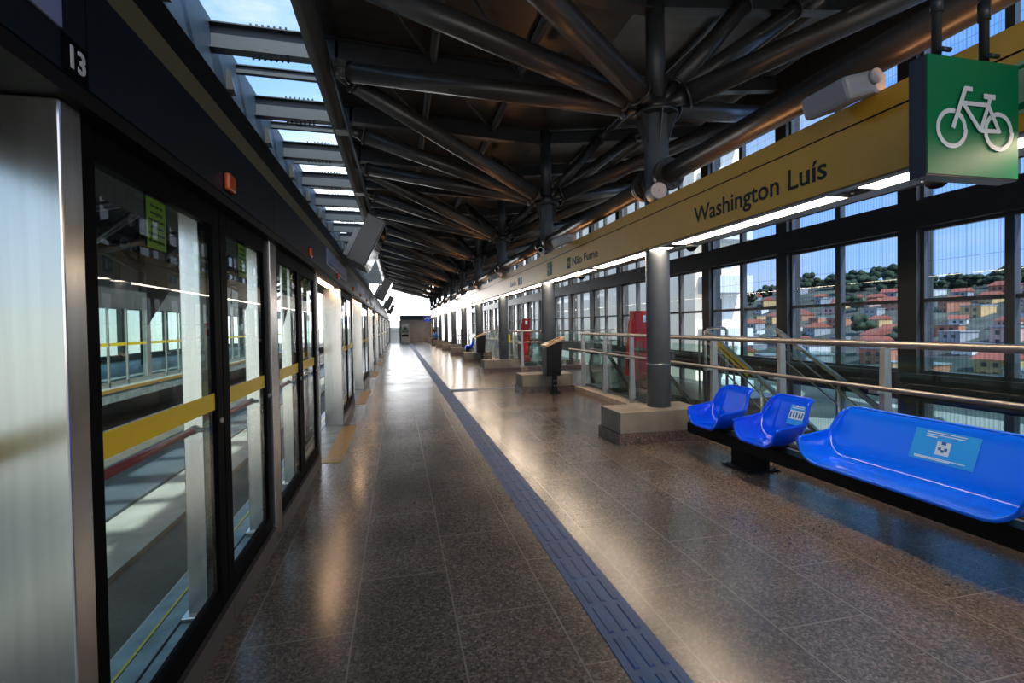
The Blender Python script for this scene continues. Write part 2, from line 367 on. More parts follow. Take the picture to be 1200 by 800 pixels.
ORD = ['first', 'second', 'third', 'fourth', 'fifth', 'sixth', 'seventh', 'eighth', 'ninth', 'tenth', 'eleventh', 'twelfth', 'thirteenth', 'fourteenth', 'fifteenth', 'sixteenth', 'seventeenth', 'eighteenth', 'nineteenth', 'twentieth', 'twenty-first', 'twenty-second', 'twenty-third', 'twenty-fourth', 'twenty-fifth', 'twenty-sixth']

BAY = 5.25
COLY = [6.35 + BAY * k for k in range(-1, 10)]     # tree columns, one behind the camera's right shoulder
XW = 8.0                                            # window wall
END = 55.0

# ------------------------------------------------------------------ setting: floor, pit, wells
f = MB(); f.box((-.9, -8, -.3), (4.45, END, 0)); f.box((4.45, 11.3, -.3), (XW, 17.2, 0)); f.box((5.95, 8.85, -.3), (XW, 11.3, 0)); f.box((4.45, 20.9, -.3), (XW, END, 0))
struct(f, 'floor', 'floor')
struct(MB().box((-1.39, -8, -.3), (-.9, END, -.004)), 'floor_edge', 'sill')
struct(MB().box((-1.31, -8, -.004), (-1.295, END, .001)), 'trim_1', 'yellow')
struct(MB().box((-1.2, -8, -.004), (-1.19, END, .0005)), 'trim_2', 'matte_black')
struct(MB().box((-1.38, -8, -1.3), (-1.36, END, -.3)), 'wall_track', 'deck')
struct(MB().box((-14, -8, -1.4), (-1.3, 90, -1.1)), 'floor_track', 'deck')
struct(MB().box((-3.95, -8, -1.1), (-3.05, 90, -1.02)), 'floor_track_slab', 'plinth')
struct(MB().box((-4.8, -8, -1.1), (-3.97, 90, -.98)), 'floor_walkway', 'slate')
struct(MB().box((-14.4, -8, -.34), (-7.6, 60, 0)), 'floor_opposite', 'sill')
struct(MB().box((-14.4, -8, -1.1), (-8.6, 60, -.34)), 'wall_opposite_base', 'dark_steel')
struct(MB().box((-7.62, -8, -.06), (-7.58, 60, .03)), 'trim_3', 'yellow_tile')
# lower storey under the stair wells
struct(MB().box((4.3, -8, -5.3), (XW + .3, 30, -5.2)), 'floor_lower', 'deck')
struct(MB().box((4.35, -8, -5.2), (4.4, 30, -.3)), 'wall_well', 'dark_steel')
struct(MB().box((4.4, 11.3, -5.2), (XW, 11.4, -.3)), 'wall_well_back', 'dark_steel')
# running rails
rl = thing('running_rail', (-2.2, 0, -1.1), 'steel running rail in the track bed nearest the platform doors', 'rail', 'running rails')
MB().box((-2.235, -8, -1.1), (-2.165, 90, -.96)).build('rail_head', 'satin', rl)
clone(rl, (-3.2, 0, 0), 'steel running rail of the far track beyond the slate walkway')
clone(rl, (-4.6, 0, 0), 'steel running rail beside the opposite platform edge')

# ------------------------------------------------------------------ setting: roof
def roof_z(x): return 6.55 - .05 * (x + 1.2) if x < 3.6 else 6.31 + .12 * (x - 3.6)
def slab(x0, x1, th, name, y0=-8, y1=56.4):
    z0, z1 = roof_z(x0), roof_z(x1)
    m = MB(); m.hexa([(x0, y0, z0), (x1, y0, z1), (x1, y1, z1), (x0, y1, z0), (x0, y0, z0 + th), (x1, y0, z1 + th), (x1, y1, z1 + th), (x0, y1, z0 + th)])
    return struct(m, name, 'ceiling')
slab(-1.15, 3.6, .12, 'ceiling'); slab(3.6, 8.3, .12, 'ceiling_rear')
struct(MB().box((-3.3, -8, 6.35), (-2.95, 56.4, 6.6)), 'ceiling_track', 'dark_steel')
m = MB(); m.hexa([(-16, -8, 6.9), (-7.7, -8, 6.55), (-7.7, 60, 6.55), (-16, 60, 6.9), (-16, -8, 7.0), (-7.7, -8, 6.65), (-7.7, 60, 6.65), (-16, 60, 7.0)])
struct(m, 'ceiling_opposite', 'matte_black')
struct(MB().box((-2.98, -8, 5.55), (-2.86, 56.4, 6.65)), 'beam_edge', 'blue_beam')
struct(MB().box((-7.7, -14, 6.4), (-3.3, .5, 6.55)), 'sky_blocker_rear', 'dark_steel')  # unseen slab added behind the camera to darken the sky reflected in the pylons
struct(MB().tube((-1.18, -8, 6.12), (-1.18, 56.4, 6.12), .165, 20), 'beam_edge_tube', 'tube')
gl = struct(MB().box((-2.9, -8, 6.62), (-1.15, 56.4, 6.63)), 'window_roof', 'sky_glass')
for i, x in enumerate((.7, 2.3)): struct(MB().tube((x, -8, roof_z(x) - .12), (x, 56.4, roof_z(x) - .12), .07, 10), 'beam_purlin', 'dark_steel')
for i, x in enumerate((5.2, 6.6)): struct(MB().tube((x, -8, roof_z(x) - .12), (x, 56.4, roof_z(x) - .12), .07, 10), 'beam_purlin', 'dark_steel')
def ibeam(mb, a, b, h, w, tf=.02, tw=.012):
    a, b = Vector(a), Vector(b)
    mb.bar(a + Vector((0, 0, h / 2 - tf / 2)), b + Vector((0, 0, h / 2 - tf / 2)), w, tf)
    mb.bar(a - Vector((0, 0, h / 2 - tf / 2)), b - Vector((0, 0, h / 2 - tf / 2)), w, tf)
    mb.bar(a, b, tw, h - 2 * tf)
nb = 0
for k in range(-3, 20):
    y = 8.975 + 2.625 * k
    if y > 56.2: break
    mb = MB()
    ibeam(mb, (-2.9, y, 6.36), (-.9, y, 6.32), .42, .22)
    for sx in range(7):
        for zz in (6.57, 6.085):
            for dy in (-.06, .06): mb.tube((-2.25 + sx * .09, y + dy, zz), (-2.25 + sx * .09, y + dy, zz + .035), .018, 6)
    mb.box((-2.27, y - .075, 6.545), (-1.68, y + .075, 6.565)); mb.box((-2.27, y - .09, 6.115), (-1.68, y + .09, 6.14))
    struct(mb, 'beam_roof', 'skybeam')
    mb = MB(); ibeam(mb, (-.95, y, 6.34), (3.6, y, 6.12), .36, .2); ibeam(mb, (3.6, y, 6.12), (8.1, y, 6.62), .3, .18)
    struct(mb, 'beam_rafter', 'dark_steel')
    mb = MB(); ibeam(mb, (-2.9, y + 1.31, 6.5), (-1.2, y + 1.31, 6.47), .16, .1); struct(mb, 'beam_rooflight', 'skybeam')
    mb = MB(); mb.prism([(-2.86, y + .7, 5.78), (-2.72, y + .7, 5.78), (-2.80, y + .7, 6.2), (-2.86, y + .7, 6.2)], (0, .12, 0)); struct(mb, 'trim_bracket', 'dark_steel')
    # thin cross ties between the purlins
    mb = MB(); mb.tube((.7, y, roof_z(.7) - .16), (2.3, y + 2.6, roof_z(2.3) - .16), .03, 8); mb.tube((.7, y + 2.6, roof_z(.7) - .16), (-.6, y, roof_z(-.6) - .16), .03, 8)
    struct(mb, 'beam_tie', 'dark_steel')

# ------------------------------------------------------------------ setting: window wall on the right
def zone(y): return 'lined_glass' if y < 11 else 'win_glass'
MUL = [6.22 + 2.625 * k for k in range(-5, 19)]
w = MB()
for y in MUL: w.box((XW - .12, y - .15, -5.2), (XW + .22, y + .15, 6.75))
struct(w, 'wall_right', 'dark_steel')
w = MB()
for z0, z1, dp in ((3.0, 3.42, .16), (.34, .74, .16), (-5.2, -3.2, .1), (5.12, 5.26, .1), (6.32, 6.8, .1)): w.box((XW - dp, -7, z0), (XW + .1, END, z1))
struct(w, 'wall_right_rails', 'dark_steel')
win = 0
for a, b in zip(MUL, MUL[1:]):
    if b > END: break
    for z0, z1, tr in ((.74, 3.0, 1.88), (3.42, 6.32, None), (-3.2, .34, -1.4)):
        if a > 12 and z1 < .5: continue
        win += 1; fr = MB(); ym = (a + b) / 2; y0, y1 = a + .15, b - .15; t = .05
        fr.box((XW - .03, y0, z0), (XW + .05, y0 + t, z1)); fr.box((XW - .03, y1 - t, z0), (XW + .05, y1, z1))
        fr.box((XW - .03, y0 + t, z0), (XW + .05, y1 - t, z0 + t)); fr.box((XW - .03, y0 + t, z1 - t), (XW + .05, y1 - t, z1))
        fr.box((XW - .06, ym - .055, z0 + t), (XW + .05, ym + .055, z1 - t))
        if tr:
            for q in ((y0 + t, ym - .055), (ym + .055, y1 - t)): fr.box((XW - .03, q[0], tr - .03), (XW + .05, q[1], tr + .03))
        o = struct(fr, 'window_%d' % win, 'steel')
        g = MB(); g.box((XW, y0 + .02, z0 + .02), (XW + .008, ym, z1 - .02)); g.box((XW, ym, z0 + .02), (XW + .008, y1 - .02, z1 - .02))
        g.build('pane', zone(a), o)
struct(MB().box((XW - .05, -8, -5.2), (XW + .1, -7.0, 6.8)), 'wall_rear_corner', 'dark_steel')
struct(MB().box((-1.2, -8.2, -.3), (XW, -8, 1.1)), 'wall_rear', 'pale_wall')

# ------------------------------------------------------------------ setting: far end
w = MB(); w.box((.30, END, 0), (3.75, END + .2, 2.34)); struct(w, 'wall_end', 'wall_tan')
struct(MB().box((.25, END - .1, 2.34), (3.9, END + .25, 2.85)), 'trim_lintel', 'slate')
w = MB()
for x in (-1.75, -.95, .17): w.box((x, END - .05, 0), (x + .16, END + .05, 2.3))
w.box((-1.75, END - .05, 2.2), (.31, END + .05, 2.3)); w.box((-1.75, END - .03, 2.5), (.3, END + .03, 2.62))
door_f = struct(w, 'door_1', 'steel')
g = MB(); g.box((-1.66, END, .05), (-.92, END + .01, 2.2)); g.box((-.83, END, .05), (.22, END + .01, 2.2)); g.build('pane', 'win_glass', door_f)
struct(MB().box((-9, 60, -1.2), (5, 60.2, 1.55)), 'wall_beyond', 'pale_wall')
r = MB()
for k in range(12): r.box((-1.6 + k * .15, END + .5, 0), (-1.58 + k * .15, END + .52, 1.1))
r.box((-1.7, END + .48, 1.08), (.2, END + .54, 1.13)); tag(r.build('railing', 'satin'), 'thin steel railing behind the glazed end door', 'railing')

# ------------------------------------------------------------------ tree columns, plinths, longitudinal tubes
def tree_column(y):
    L = (3.6, y, .42)
    t = thing('tree_column', L, '', 'column', 'tree columns along the platform')
    MB().tube((3.6, y, .42), (3.6, y, 4.5), .165, 28).build('shaft', 'column', t)
    MB().tube((3.6, y, 1.02), (3.6, y, 1.03), .167, 28).build('weld_line', 'satin', t)
    MB().tube((3.6, y, 4.66), (3.6, y, 6.3), .13, 20).build('post', 'dark_steel', t)
    c = MB(); c.tube((3.6, y, 4.50), (3.6, y, 4.54), .30, 24); c.tube((3.6, y, 4.54), (3.6, y, 4.72), .2, 20, .15)
    for k in range(6):
        a = k * PI / 3 + .3; ca, sa = math.cos(a), math.sin(a)
        c.prism([(3.6 + ca * .16, y + sa * .16, 4.1), (3.6 + ca * .3, y + sa * .3, 4.5), (3.6 + ca * .16, y + sa * .16, 4.5)], (-sa * .015, ca * .015, 0))
    c.build('collar', 'dark_steel', t)
    N = Vector((3.6, y, 4.60))
    ends = [(-1.0, y + 2.625, 6.0), (-1.0, y, 6.0), (-1.0, y - 2.625, 6.0), (7.8, y - 2.625, 6.15), (7.8, y + 2.625, 5.95), (6.2, y, 6.5), (5.2, y - .1, 6.45), (2.6, y + 1.8, 6.2)]
    for i, en in enumerate(ends):
        en = Vector(en); dr = (en - N).normalized(); big = .155 if i < 5 else .125
        s = MB(); a = N + dr * .42; b = en - dr * .35
        s.tube(a, b, big, 18); s.tube(N + dr * .12, a, .05, 8, big * .8); s.tube(b, en, big * .8, 10, .06)
        s.tube(a, a + dr * .035, big + .025, 18); s.tube(b - dr * .035, b, big + .025, 18)
        s.bar(N, a, .02, .16)
        s.build('strut', 'tube', t)
    for x, dy in ((-1.0, 0),):
        MB().box((-1.25, y - .16, 5.94), (-.9, y + .16, 5.99)).build('joint_plate', 'tube', t)
    return t
base = tree_column(COLY[0]); base['label'] = 'grey tree column standing just behind the bicycle sign, out of view to the right'
lab = ['nearest grey tree column, on the concrete block beside the blue bench', 'second grey tree column from the front, behind the near litter bin']
for i, y in enumerate(COLY[1:]):
    clone(base, (0, y - COLY[0], 0), lab[i] if i < 2 else '%s grey steel tree column counted away from the blue bench' % ORD[i])
def plinth(y):
    t = thing('concrete_plinth', (3.5, y, 0), '', 'plinth', 'concrete blocks under the columns')
    MB().box((2.83, y - .37, .14), (4.09, y + .27, .42)).build('block', 'concrete', t, .008)
    MB().box((2.80, y - .40, 0), (4.12, y + .30, .14)).build('skirting', 'granite', t)['label'] = 'speckled granite skirting'
    return t
pl = plinth(COLY[1]); pl['label'] = 'nearest concrete column block, touching the end of the blue bench'
for i, y in enumerate(COLY[2:]): clone(pl, (0, y - COLY[1], 0), 'concrete block behind the near litter bin' if i == 0 else '%s concrete column block counted away from the blue bench' % ORD[i + 1])
def run_tube(y0, y1):
    t = thing('longitudinal_tube', (3.6, y0, 3.6), '', 'steel tube', 'tubes linking the columns')
    MB().tube((3.6, y0 + .32, 3.6), (3.6, y1 - .32, 3.6), .128, 24).build('pipe', 'tube', t)
    for a, b in ((y0 + .30, y0 + .36), (y1 - .36, y1 - .30)): MB().tube((3.6, a, 3.6), (3.6, b, 3.6), .215, 24).build('flange', 'tube', t)
    for a, b in ((y0 + .15, y0 + .30), (y1 - .30, y1 - .15)):
        s = MB(); s.tube((3.6, a, 3.6), (3.6, b, 3.6), .128, 20); s.tube((3.6, b if a < y0 + 1 else a, 3.6), (3.6, (b if a < y0 + 1 else a) + .03 * (-1 if a < y0 + 1 else 1), 3.6), .215, 24)
        for k in range(10):
            an = k * PI / 5; yy = (y0 + .24) if a < y0 + 1 else (y1 - .38)
            s.tube((3.6 + .17 * math.cos(an), yy, 3.6 + .17 * math.sin(an)), (3.6 + .17 * math.cos(an), yy + .14, 3.6 + .17 * math.sin(an)), .016, 6)
        s.build('stub', 'tube', t)
    return t
rt = run_tube(COLY[0], COLY[1]); rt['label'] = 'nearest longitudinal steel tube, above the ochre sign beam by the bicycle sign'
for i in range(1, len(COLY) - 1): clone(rt, (0, BAY * i, 0), '%s longitudinal steel tube linking the columns, counted from the camera' % ORD[i])

# ------------------------------------------------------------------ ochre sign beam with its lamps
BX = 3.35
sb = thing('sign_beam', (BX, 0, 2.6), 'long ochre sign beam reading Washington Luís, running along the columns', 'sign beam')
B0, B1 = -2.5, 54.0
mb = MB(); mb.box((BX, B0, 2.62), (BX + .02, B1, 3.048)); mb.box((BX, B0, 3.062), (BX + .02, B1, 3.21)); mb.build('ochre_panel', 'gold', sb)
MB().box((BX + .006, B0, 3.046), (BX + .02, B1, 3.064)).build('groove', 'matte_black', sb)
mb = MB(); mb.box((BX + .02, B0, 2.605), (BX + .08, B1, 2.62)); mb.box((BX + .07, B0, 2.605), (BX + .09, B1, 2.64)); mb.box((BX + .29, B0, 2.605), (BX + .5, B1, 2.625)); mb.box((BX + .02, B0, 2.64), (BX + .5, B1, 2.66))
mb.build('underside', 'soffit', sb)
mb = MB(); mb.box((BX + .48, B0, 2.6), (BX + .5, B1, 3.2)); mb.box((BX + .02, B0, 3.1), (BX + .07, B1, 3.12)); mb.build('back_panel', 'dark_steel', sb)
text('lettering', 'Washington Luís', frame_beam(5.07, 2.735, BX), .25, 'ink', sb, bold=.003, width=1.80)
text('lettering', 'Não Fume', frame_beam(9.15, 2.75, BX), .21, 'ink', sb, bold=.002, width=1.25)
p = Strokes(frame_beam(9.45, 2.71, BX)); p.rect(0, 0, .2, .22); p.build('no_smoking_pictogram', 'ink', sb)
p = Strokes(frame_beam(9.45, 2.71, BX), .003); p.ring((.1, .12), .06, .012); p.line((.06, .165), (.14, .075), .012); p.line((.05, .12), (.15, .12), .012); p.build('cigarette_symbol', 'gold', sb)
text('lettering', 'Saída', frame_beam(14.6, 2.75, BX), .21, 'ink', sb, width=.75)
p = Strokes(frame_beam(13.6, 2.72, BX)); p.rect(0, 0, .2, .2); p.rect(.26, 0, .46, .2); p.build('stair_pictogram', 'ink', sb)
def runner(fr, s, nm, mat, parent):
    q = Strokes(fr, .004)
    q.disc((.52 * s, .86 * s), .075 * s); q.line((.5 * s, .76 * s), (.42 * s, .46 * s), .14 * s)
    q.pline([(.42 * s, .46 * s), (.62 * s, .32 * s), (.56 * s, .08 * s)], .085 * s); q.pline([(.42 * s, .46 * s), (.30 * s, .26 * s), (.10 * s, .22 * s)], .085 * s)
    q.pline([(.5 * s, .72 * s), (.30 * s, .62 * s), (.26 * s, .44 * s)], .06 * s); q.pline([(.5 * s, .72 * s), (.68 * s, .58 * s), (.82 * s, .66 * s)], .06 * s)
    return q.build(nm, mat, parent)
p = Strokes(frame_beam(10.78, 2.70, BX), 0, .012); p.rect(0, 0, .30, .30); ex = p.build('exit_sign', 'green', None)
tag(ex, 'small square green exit sign with white door symbol on the ochre beam', 'sign')
q = Strokes(frame_beam(10.78, 2.70, BX), .014); q.rect(.17, .06, .25, .24); q.line((.05, .15), (.14, .15), .03); q.poly([(.04, .15), (.09, .2), (.09, .1)]); q.build('door_symbol', 'white_ink', ex)
p = Strokes(frame_beam(2.10, 2.71, BX), 0, .012); p.rect(0, 0, .9, .28); ex2 = p.build('evacuation_sign', 'pale_green', None)
tag(ex2, 'pale green running man sign on the beam just right of the bicycle sign', 'sign')
q = Strokes(frame_beam(2.10, 2.71, BX), .013); q.rect(.0, .02, .9, .04); q.rect(0, .24, .9, .26); q.build('border', 'green', ex2); runner(frame_beam(2.06, 2.69, BX - .01), .27, 'running_figure', 'green', ex2)
# linear lamps below, uplights above
lamps = []
k = 0
y = -1.9
while y < 53:
    t = thing('linear_lamp', (BX + .17, y, 2.64), '%s long lamp under the ochre sign beam, counted from the camera' % (ORD[k] if k < 26 else 'last'), 'lamp', 'lamps under the sign beam')
    MB().box((BX + .09, y, 2.607), (BX + .29, y + 2.36, 2.632)).build('diffuser', 'lamp', t)
    MB().box((BX + .09, y - .02, 2.604), (BX + .29, y, 2.64)).build('end_cap', 'soffit', t); MB().box((BX + .09, y + 2.36, 2.604), (BX + .29, y + 2.38, 2.64)).build('end_cap', 'soffit', t)
    t = thing('uplight', (BX + .12, y, 3.12), '%s warm uplight strip lying behind the top edge of the ochre beam' % (ORD[k] if k < 26 else 'last'), 'lamp', 'uplights on the sign beam')
    MB().box((BX + .10, y + .4, 3.125), (BX + .14, y + 2.1, 3.14)).build('diffuser', 'uplamp', t)
    MB().box((BX + .07, y + .35, 3.105), (BX + .17, y + 2.15, 3.125)).build('housing', 'dark_steel', t)
    y += 2.625; k += 1

# speaker horns, disc, dome cameras on the beam
def horn(y, label):
    t = thing('horn_speaker', (BX, y, 3.2), label, 'speaker', 'grey horn speakers')
    mb = MB(); c = Vector((BX - .13, y, 3.26)); pts = []
    # wedge body: wide mouth towards the tracks, slim rear
    p = [(BX - .30, y - .20, 3.10), (BX - .30, y + .20, 3.10), (BX - .02, y + .16, 3.20), (BX - .02, y - .16, 3.20), (BX - .36, y - .20, 3.26), (BX - .36, y + .20, 3.26), (BX - .06, y + .16, 3.36), (BX - .06, y - .16, 3.36)]
    mb.hexa([p[0], p[3], p[2], p[1], p[4], p[7], p[6], p[5]]); mb.build('horn', 'grey_plastic', t, .03)
    MB().tube((BX - .08, y - .2, 3.29), (BX - .08, y - .17, 3.29), .05, 16).build('pivot', 'grey_plastic', t)
    MB().box((BX - .06, y - .14, 3.2), (BX + .06, y - .02, 3.34)).build('bracket', 'grey_plastic', t)
    return t
hs = horn(2.98, 'nearest pale grey horn speaker on the ochre beam left of the bicycle sign')
for i, y in enumerate((9.2, 16.2, 21.4, 29.5)): clone(hs, (0, y - 2.98, 0), '%s pale grey horn speaker on the ochre beam, further down the platform' % ORD[i + 1])
t = thing('wall_speaker', (3.4, 5.98, 3.36), 'round white disc speaker on the nearest column above the beam', 'speaker')
MB().tube((3.47, 6.22, 3.36), (3.42, 5.97, 3.36), .11, 28).build('body', 'white_plastic', t, .01); MB().tube((3.42, 5.975, 3.36), (3.419, 5.965, 3.36), .012, 10).build('led', 'grey_plastic', t)
t = thing('security_camera', (3.3, 11.2, 3.32), 'small white bullet camera on the ochre beam by the second column', 'camera')
MB().tube((3.3, 11.15, 3.35), (3.42, 11.4, 3.35), .075, 16).build('body', 'white_plastic', t); MB().tube((3.295, 11.14, 3.35), (3.3, 11.15, 3.35), .05, 14).build('lens', 'black', t); MB().box((3.36, 11.25, 3.2), (3.42, 11.33, 3.3)).build('bracket', 'white_plastic', t)
for y, lb in ((2.75, 'dark dome camera under the beam just left of the bicycle sign'), (5.75, 'dark dome camera under the beam beside the nearest column'), (9.7, 'dark dome camera under the beam between the first and second columns')):
    t = thing('dome_camera', (BX + .42, y, 2.6), lb, 'camera', 'dome cameras')
    MB().tube((BX + .4, y, 2.575), (BX + .4, y, 2.606), .085, 20).build('base', 'soffit', t); MB().sphere((BX + .4, y, 2.575), .07, 1, 1, .8).build('dome', 'black', t)

# ------------------------------------------------------------------ bicycle sign
YS = 2.0
sg = thing('bicycle_sign', (2.98, YS, 2.95), 'square green hanging sign with a white bicycle, facing the platform', 'sign')
MB().box((2.66, YS, 2.335), (3.29, YS + .09, 2.955)).build('case', 'dark_steel', sg, .004)
MB().box((2.662, YS - .006, 2.345), (3.288, YS, 2.953)).build('face', 'green', sg)
fr = frame_front(2.66, YS - .006, 2.335); b = Strokes(fr)
w1, w2 = (.157, .248), (.474, .250)
b.ring(w1, .092, .023); b.ring(w2, .092, .023)
b.pline([w1, (.240, .456), (.288, .456)], .025); b.line((.212, .382), (.395, .382), .022); b.line((.216, .39), (.344, .244), .023)
b.line((.344, .244), (.41, .415), .023); b.pline([(.344, .246), w2, (.395, .385)], .022); b.line((.365, .427), (.445, .427), .027)
b.build('bicycle_symbol', 'white_ink', sg)
for x in (2.79, 3.12):
    rr = MB(); rr.tube((x, YS + .045, 2.95), (x, YS + .045, 6.2), .022, 10); rr.tube((x, YS + .045, 3.2), (x, YS + .045, 3.3), .028, 10); rr.tube((x - .03, YS + .0, 2.99), (x + .03, YS + .0, 2.99), .012, 8); rr.build('hanger_rod', 'dark_steel', sg)

# ------------------------------------------------------------------ blue bench
def seat_fn(y0, y1, corner):
    """bucket seat surface: u across (0 far end .. 1 near end), v from front lip to back top"""
    prof = [(3.395, .392), (3.43, .402), (3.50, .398), (3.58, .394), (3.65, .40), (3.705, .425), (3.75, .475), (3.785, .545), (3.82, .63), (3.855, .72), (3.885, .79), (3.915, .828)]
    n = len(prof) - 1
    def base(v):
        q = min(max(v, 0), .99999) * n; i = int(q); f = q - i
        return [prof[i][k] * (1 - f) + prof[i + 1][k] * f for k in (0, 1)]
    def fn(uu, v):
        x, z = base(v); w = y1 - y0; y = y1 - w * uu
        e = min(uu, 1 - uu) * w                                # distance from nearest side
        s = 1 - math.sqrt(max(0, 1 - max(0, 1 - e / corner) ** 2))
        # the side walls rise to an edge line: level along the arm, then climbing to the back's shoulder
        q = max(0, min(1, (v - .42) / .58)); edge = .565 + .045 * min(1, v / .42) + .19 * q * q * (3 - 2 * q)
        z += s * max(0, edge - z) if v < .9 else s * (edge - z); x += s * .015 * (1 - v); fade = 1 - q
        back = max(0, (v - .55) / .45); yc = (y0 + y1) / 2
        x -= s * .11 * back * (1 - .45 * back)
        y += (.03 * s * (1 if uu < .5 else -1)) * fade
        if v > .55: y += -(.045 * s * back) * (1 if uu < .5 else -1)
        return Vector((x, y, z))
    return fn
def patch(fn, u0, u1, v0, v1, nu, nv, lift=0, ease=False):
    bm = bmesh.new(); g = []
    for j in range(nv + 1):
        row = []
        for i in range(nu + 1):
            uu = u0 + (u1 - u0) * ((.5 - .5 * math.cos(PI * i / nu)) if ease else i / nu); v = v0 + (v1 - v0) * j / nv; p = fn(uu, v)
            if lift:
                h = .01; n = (fn(uu + h, v) - p).cross(fn(uu, v + h) - p).normalized()
                if n.x > 0: n = -n
                p = p + n * lift
            row.append(bm.verts.new(p))
        g.append(row)
    for j in range(nv):
        for i in range(nu): bm.faces.new((g[j][i], g[j][i + 1], g[j + 1][i + 1], g[j + 1][i])).smooth = True
    m = MB(); m.bm.free(); m.bm = bm; return m
bench = thing('bench', (3.7, 4.64, 0), 'bench of blue moulded plastic seats on a black beam, beside the nearest column', 'bench')
BB = (-1.2, 5.62)
MB().box((3.58, BB[0], .20), (3.74, BB[1], .335)).build('beam', 'matte_black', bench, .006)
for y in (4.64, .6):
    pd = MB().box((3.60, y - .15, .02), (3.84, y + .15, .21)).build('pedestal', 'matte_black', bench)
    pb = MB(); pb.box((3.52, y - .21, 0), (3.92, y + .21, .02))
    for ax in (3.56, 3.88):
        for ay in (-.17, .17): pb.tube((ax, y + ay, .02), (ax, y + ay, .035), .012, 6)
    pb.build('base_plate', 'bin', pd)
def seat(y0, y1, corner, nu, mat='blue'):
    fn = seat_fn(y0, y1, corner)
    o = patch(fn, 0, 1, 0, 1, nu, 40, ease=True).build('seat', mat, bench)
    so = o.modifiers.new('shell', 'SOLIDIFY'); so.thickness = .014; so.offset = 0
    sub = o.modifiers.new('smooth', 'SUBSURF'); sub.levels = sub.render_levels = 1
    N_ = 24; loop = [fn(0, k / N_) for k in range(N_, -1, -1)] + [fn(.5 - .5 * math.cos(PI * k / N_), 0) for k in range(1, N_)] + [fn(1, k / N_) for k in range(N_ + 1)] + [fn(.5 + .5 * math.cos(PI * k / N_), 1) for k in range(1, N_ + 1)]
    MB().path(loop, .014, 8).build('rim', mat, o)
    br = MB(); ym = (y0 + y1) / 2
    for yy in ((ym,) if y1 - y0 < .8 else (y0 + .3, y1 - .3)): br.box((3.5, yy - .05, .335), (3.78, yy + .05, .395))
    br.build('bracket', 'matte_black', o)
    return o, fn
seat(4.76, 5.30, .13, 44)
s2, f2 = seat(3.93, 4.47, .13, 44)
s3, f3 = seat(2.06, 3.62, .17, 70, 'bench_blue')
seat(.2, .74, .16, 28)
st = patch(f2, .50, .88, .66, .86, 8, 8, .011).build('priority_sticker', 'label_blue', s2)
patch(f2, .52, .86, .715, .80, 8, 4, .013).build('pictogram_band', 'label_white', s2)
for k in range(5): patch(f2, .54 + k * .066, .575 + k * .066, .73, .785, 2, 2, .015).build('pictogram', 'label_ink', s2)
for v in (.82, .84): patch(f2, .55, .82, v, v + .009, 6, 1, .013).build('text_line', 'label_white', s2)
patch(f3, .415, .695, .64, .88, 12, 8, .011).build('priority_sticker', 'label_blue', s3)
patch(f3, .525, .585, .70, .795, 4, 4, .013).build('pictogram', 'label_white', s3)
for a, b_, c_ in ((.535, .548, .735), (.562, .575, .735), (.545, .565, .775), (.548, .562, .72)): patch(f3, a, b_, c_, c_ + .02, 2, 2, .015).build('symbol', 'label_ink', s3)
for a, b_, v in ((.47, .64, .855), (.47, .635, .835), (.47, .52, .815), (.44, .66, .665), (.44, .60, .655)): patch(f3, a, b_, v, v + .008, 6, 1, .013).build('text_line', 'label_white', s3)

# far bench: two blue seats showing beyond the fourth block
t = thing('bench', (3.7, 25.3, 0), 'far blue seat on a black beam, seen between the concrete blocks', 'bench')
MB().box((3.58, 23.0, .2), (3.74, 26.6, .33)).build('beam', 'matte_black', t); MB().box((3.6, 24.6, 0), (3.84, 24.9, .21)).build('pedestal', 'matte_black', t)
for y0 in (25.3,):
    o = patch(seat_fn(y0, y0 + .54, .16), 0, 1, 0, 1, 16, 20).build('seat', 'blue', t); so = o.modifiers.new('shell', 'SOLIDIFY'); so.thickness = .016; so.offset = 1

# ------------------------------------------------------------------ balustrades, curbs
RX = 4.32
def post(x, y, parent, along='y'):
    m = MB(); m.prism([(x - .055, y - .02, .12), (x + .06, y - .02, .12), (x + .035, y - .02, 1.34), (x - .03, y - .02, 1.34)], (0, .055, 0))
    m.box((x - .1, y - .07, .105), (x + .09, y + .085, .125))
    for zz in (.2, .32): m.tube((x - .06, y + .008, zz), (x - .05, y + .008, zz), .014, 8)
    o = m.build('post', 'satin', parent, .003)
    m = MB(); m.box((x - .14, y - .035, .93), (x - .02, y + .05, .985)); m.build('bracket', 'satin', o)
    return o
bal = thing('balustrade', (RX, 4, .1), 'long steel and glass balustrade behind the blue bench', 'balustrade')
py = [11.1 - 1.25 * k for k in range(12)]
for y in py: post(RX, y, bal)
for a, b_ in zip(py[1:], py): MB().box((RX + .05, a + .07, .17), (RX + .06, b_ - .05, 1.27)).build('glass_panel', 'rail_glass', bal)
m = MB(); m.tube((RX, -3, 1.37), (RX, 11.22, 1.37), .034, 16); m.build('top_rail', 'rail', bal)
m = MB(); m.tube((RX - .16, -3, .985), (RX - .16, 11.65, .985), .022, 14); m.build('lower_rail', 'rail', bal)
m = MB(); m.box((RX + .035, -3, .14), (RX + .075, 11.1, .17)); m.build('clamp_strip', 'dark_steel', bal)
struct(MB().box((4.14, -6, 0), (4.46, 11.34, .105)), 'trim_curb', 'curb', .004)
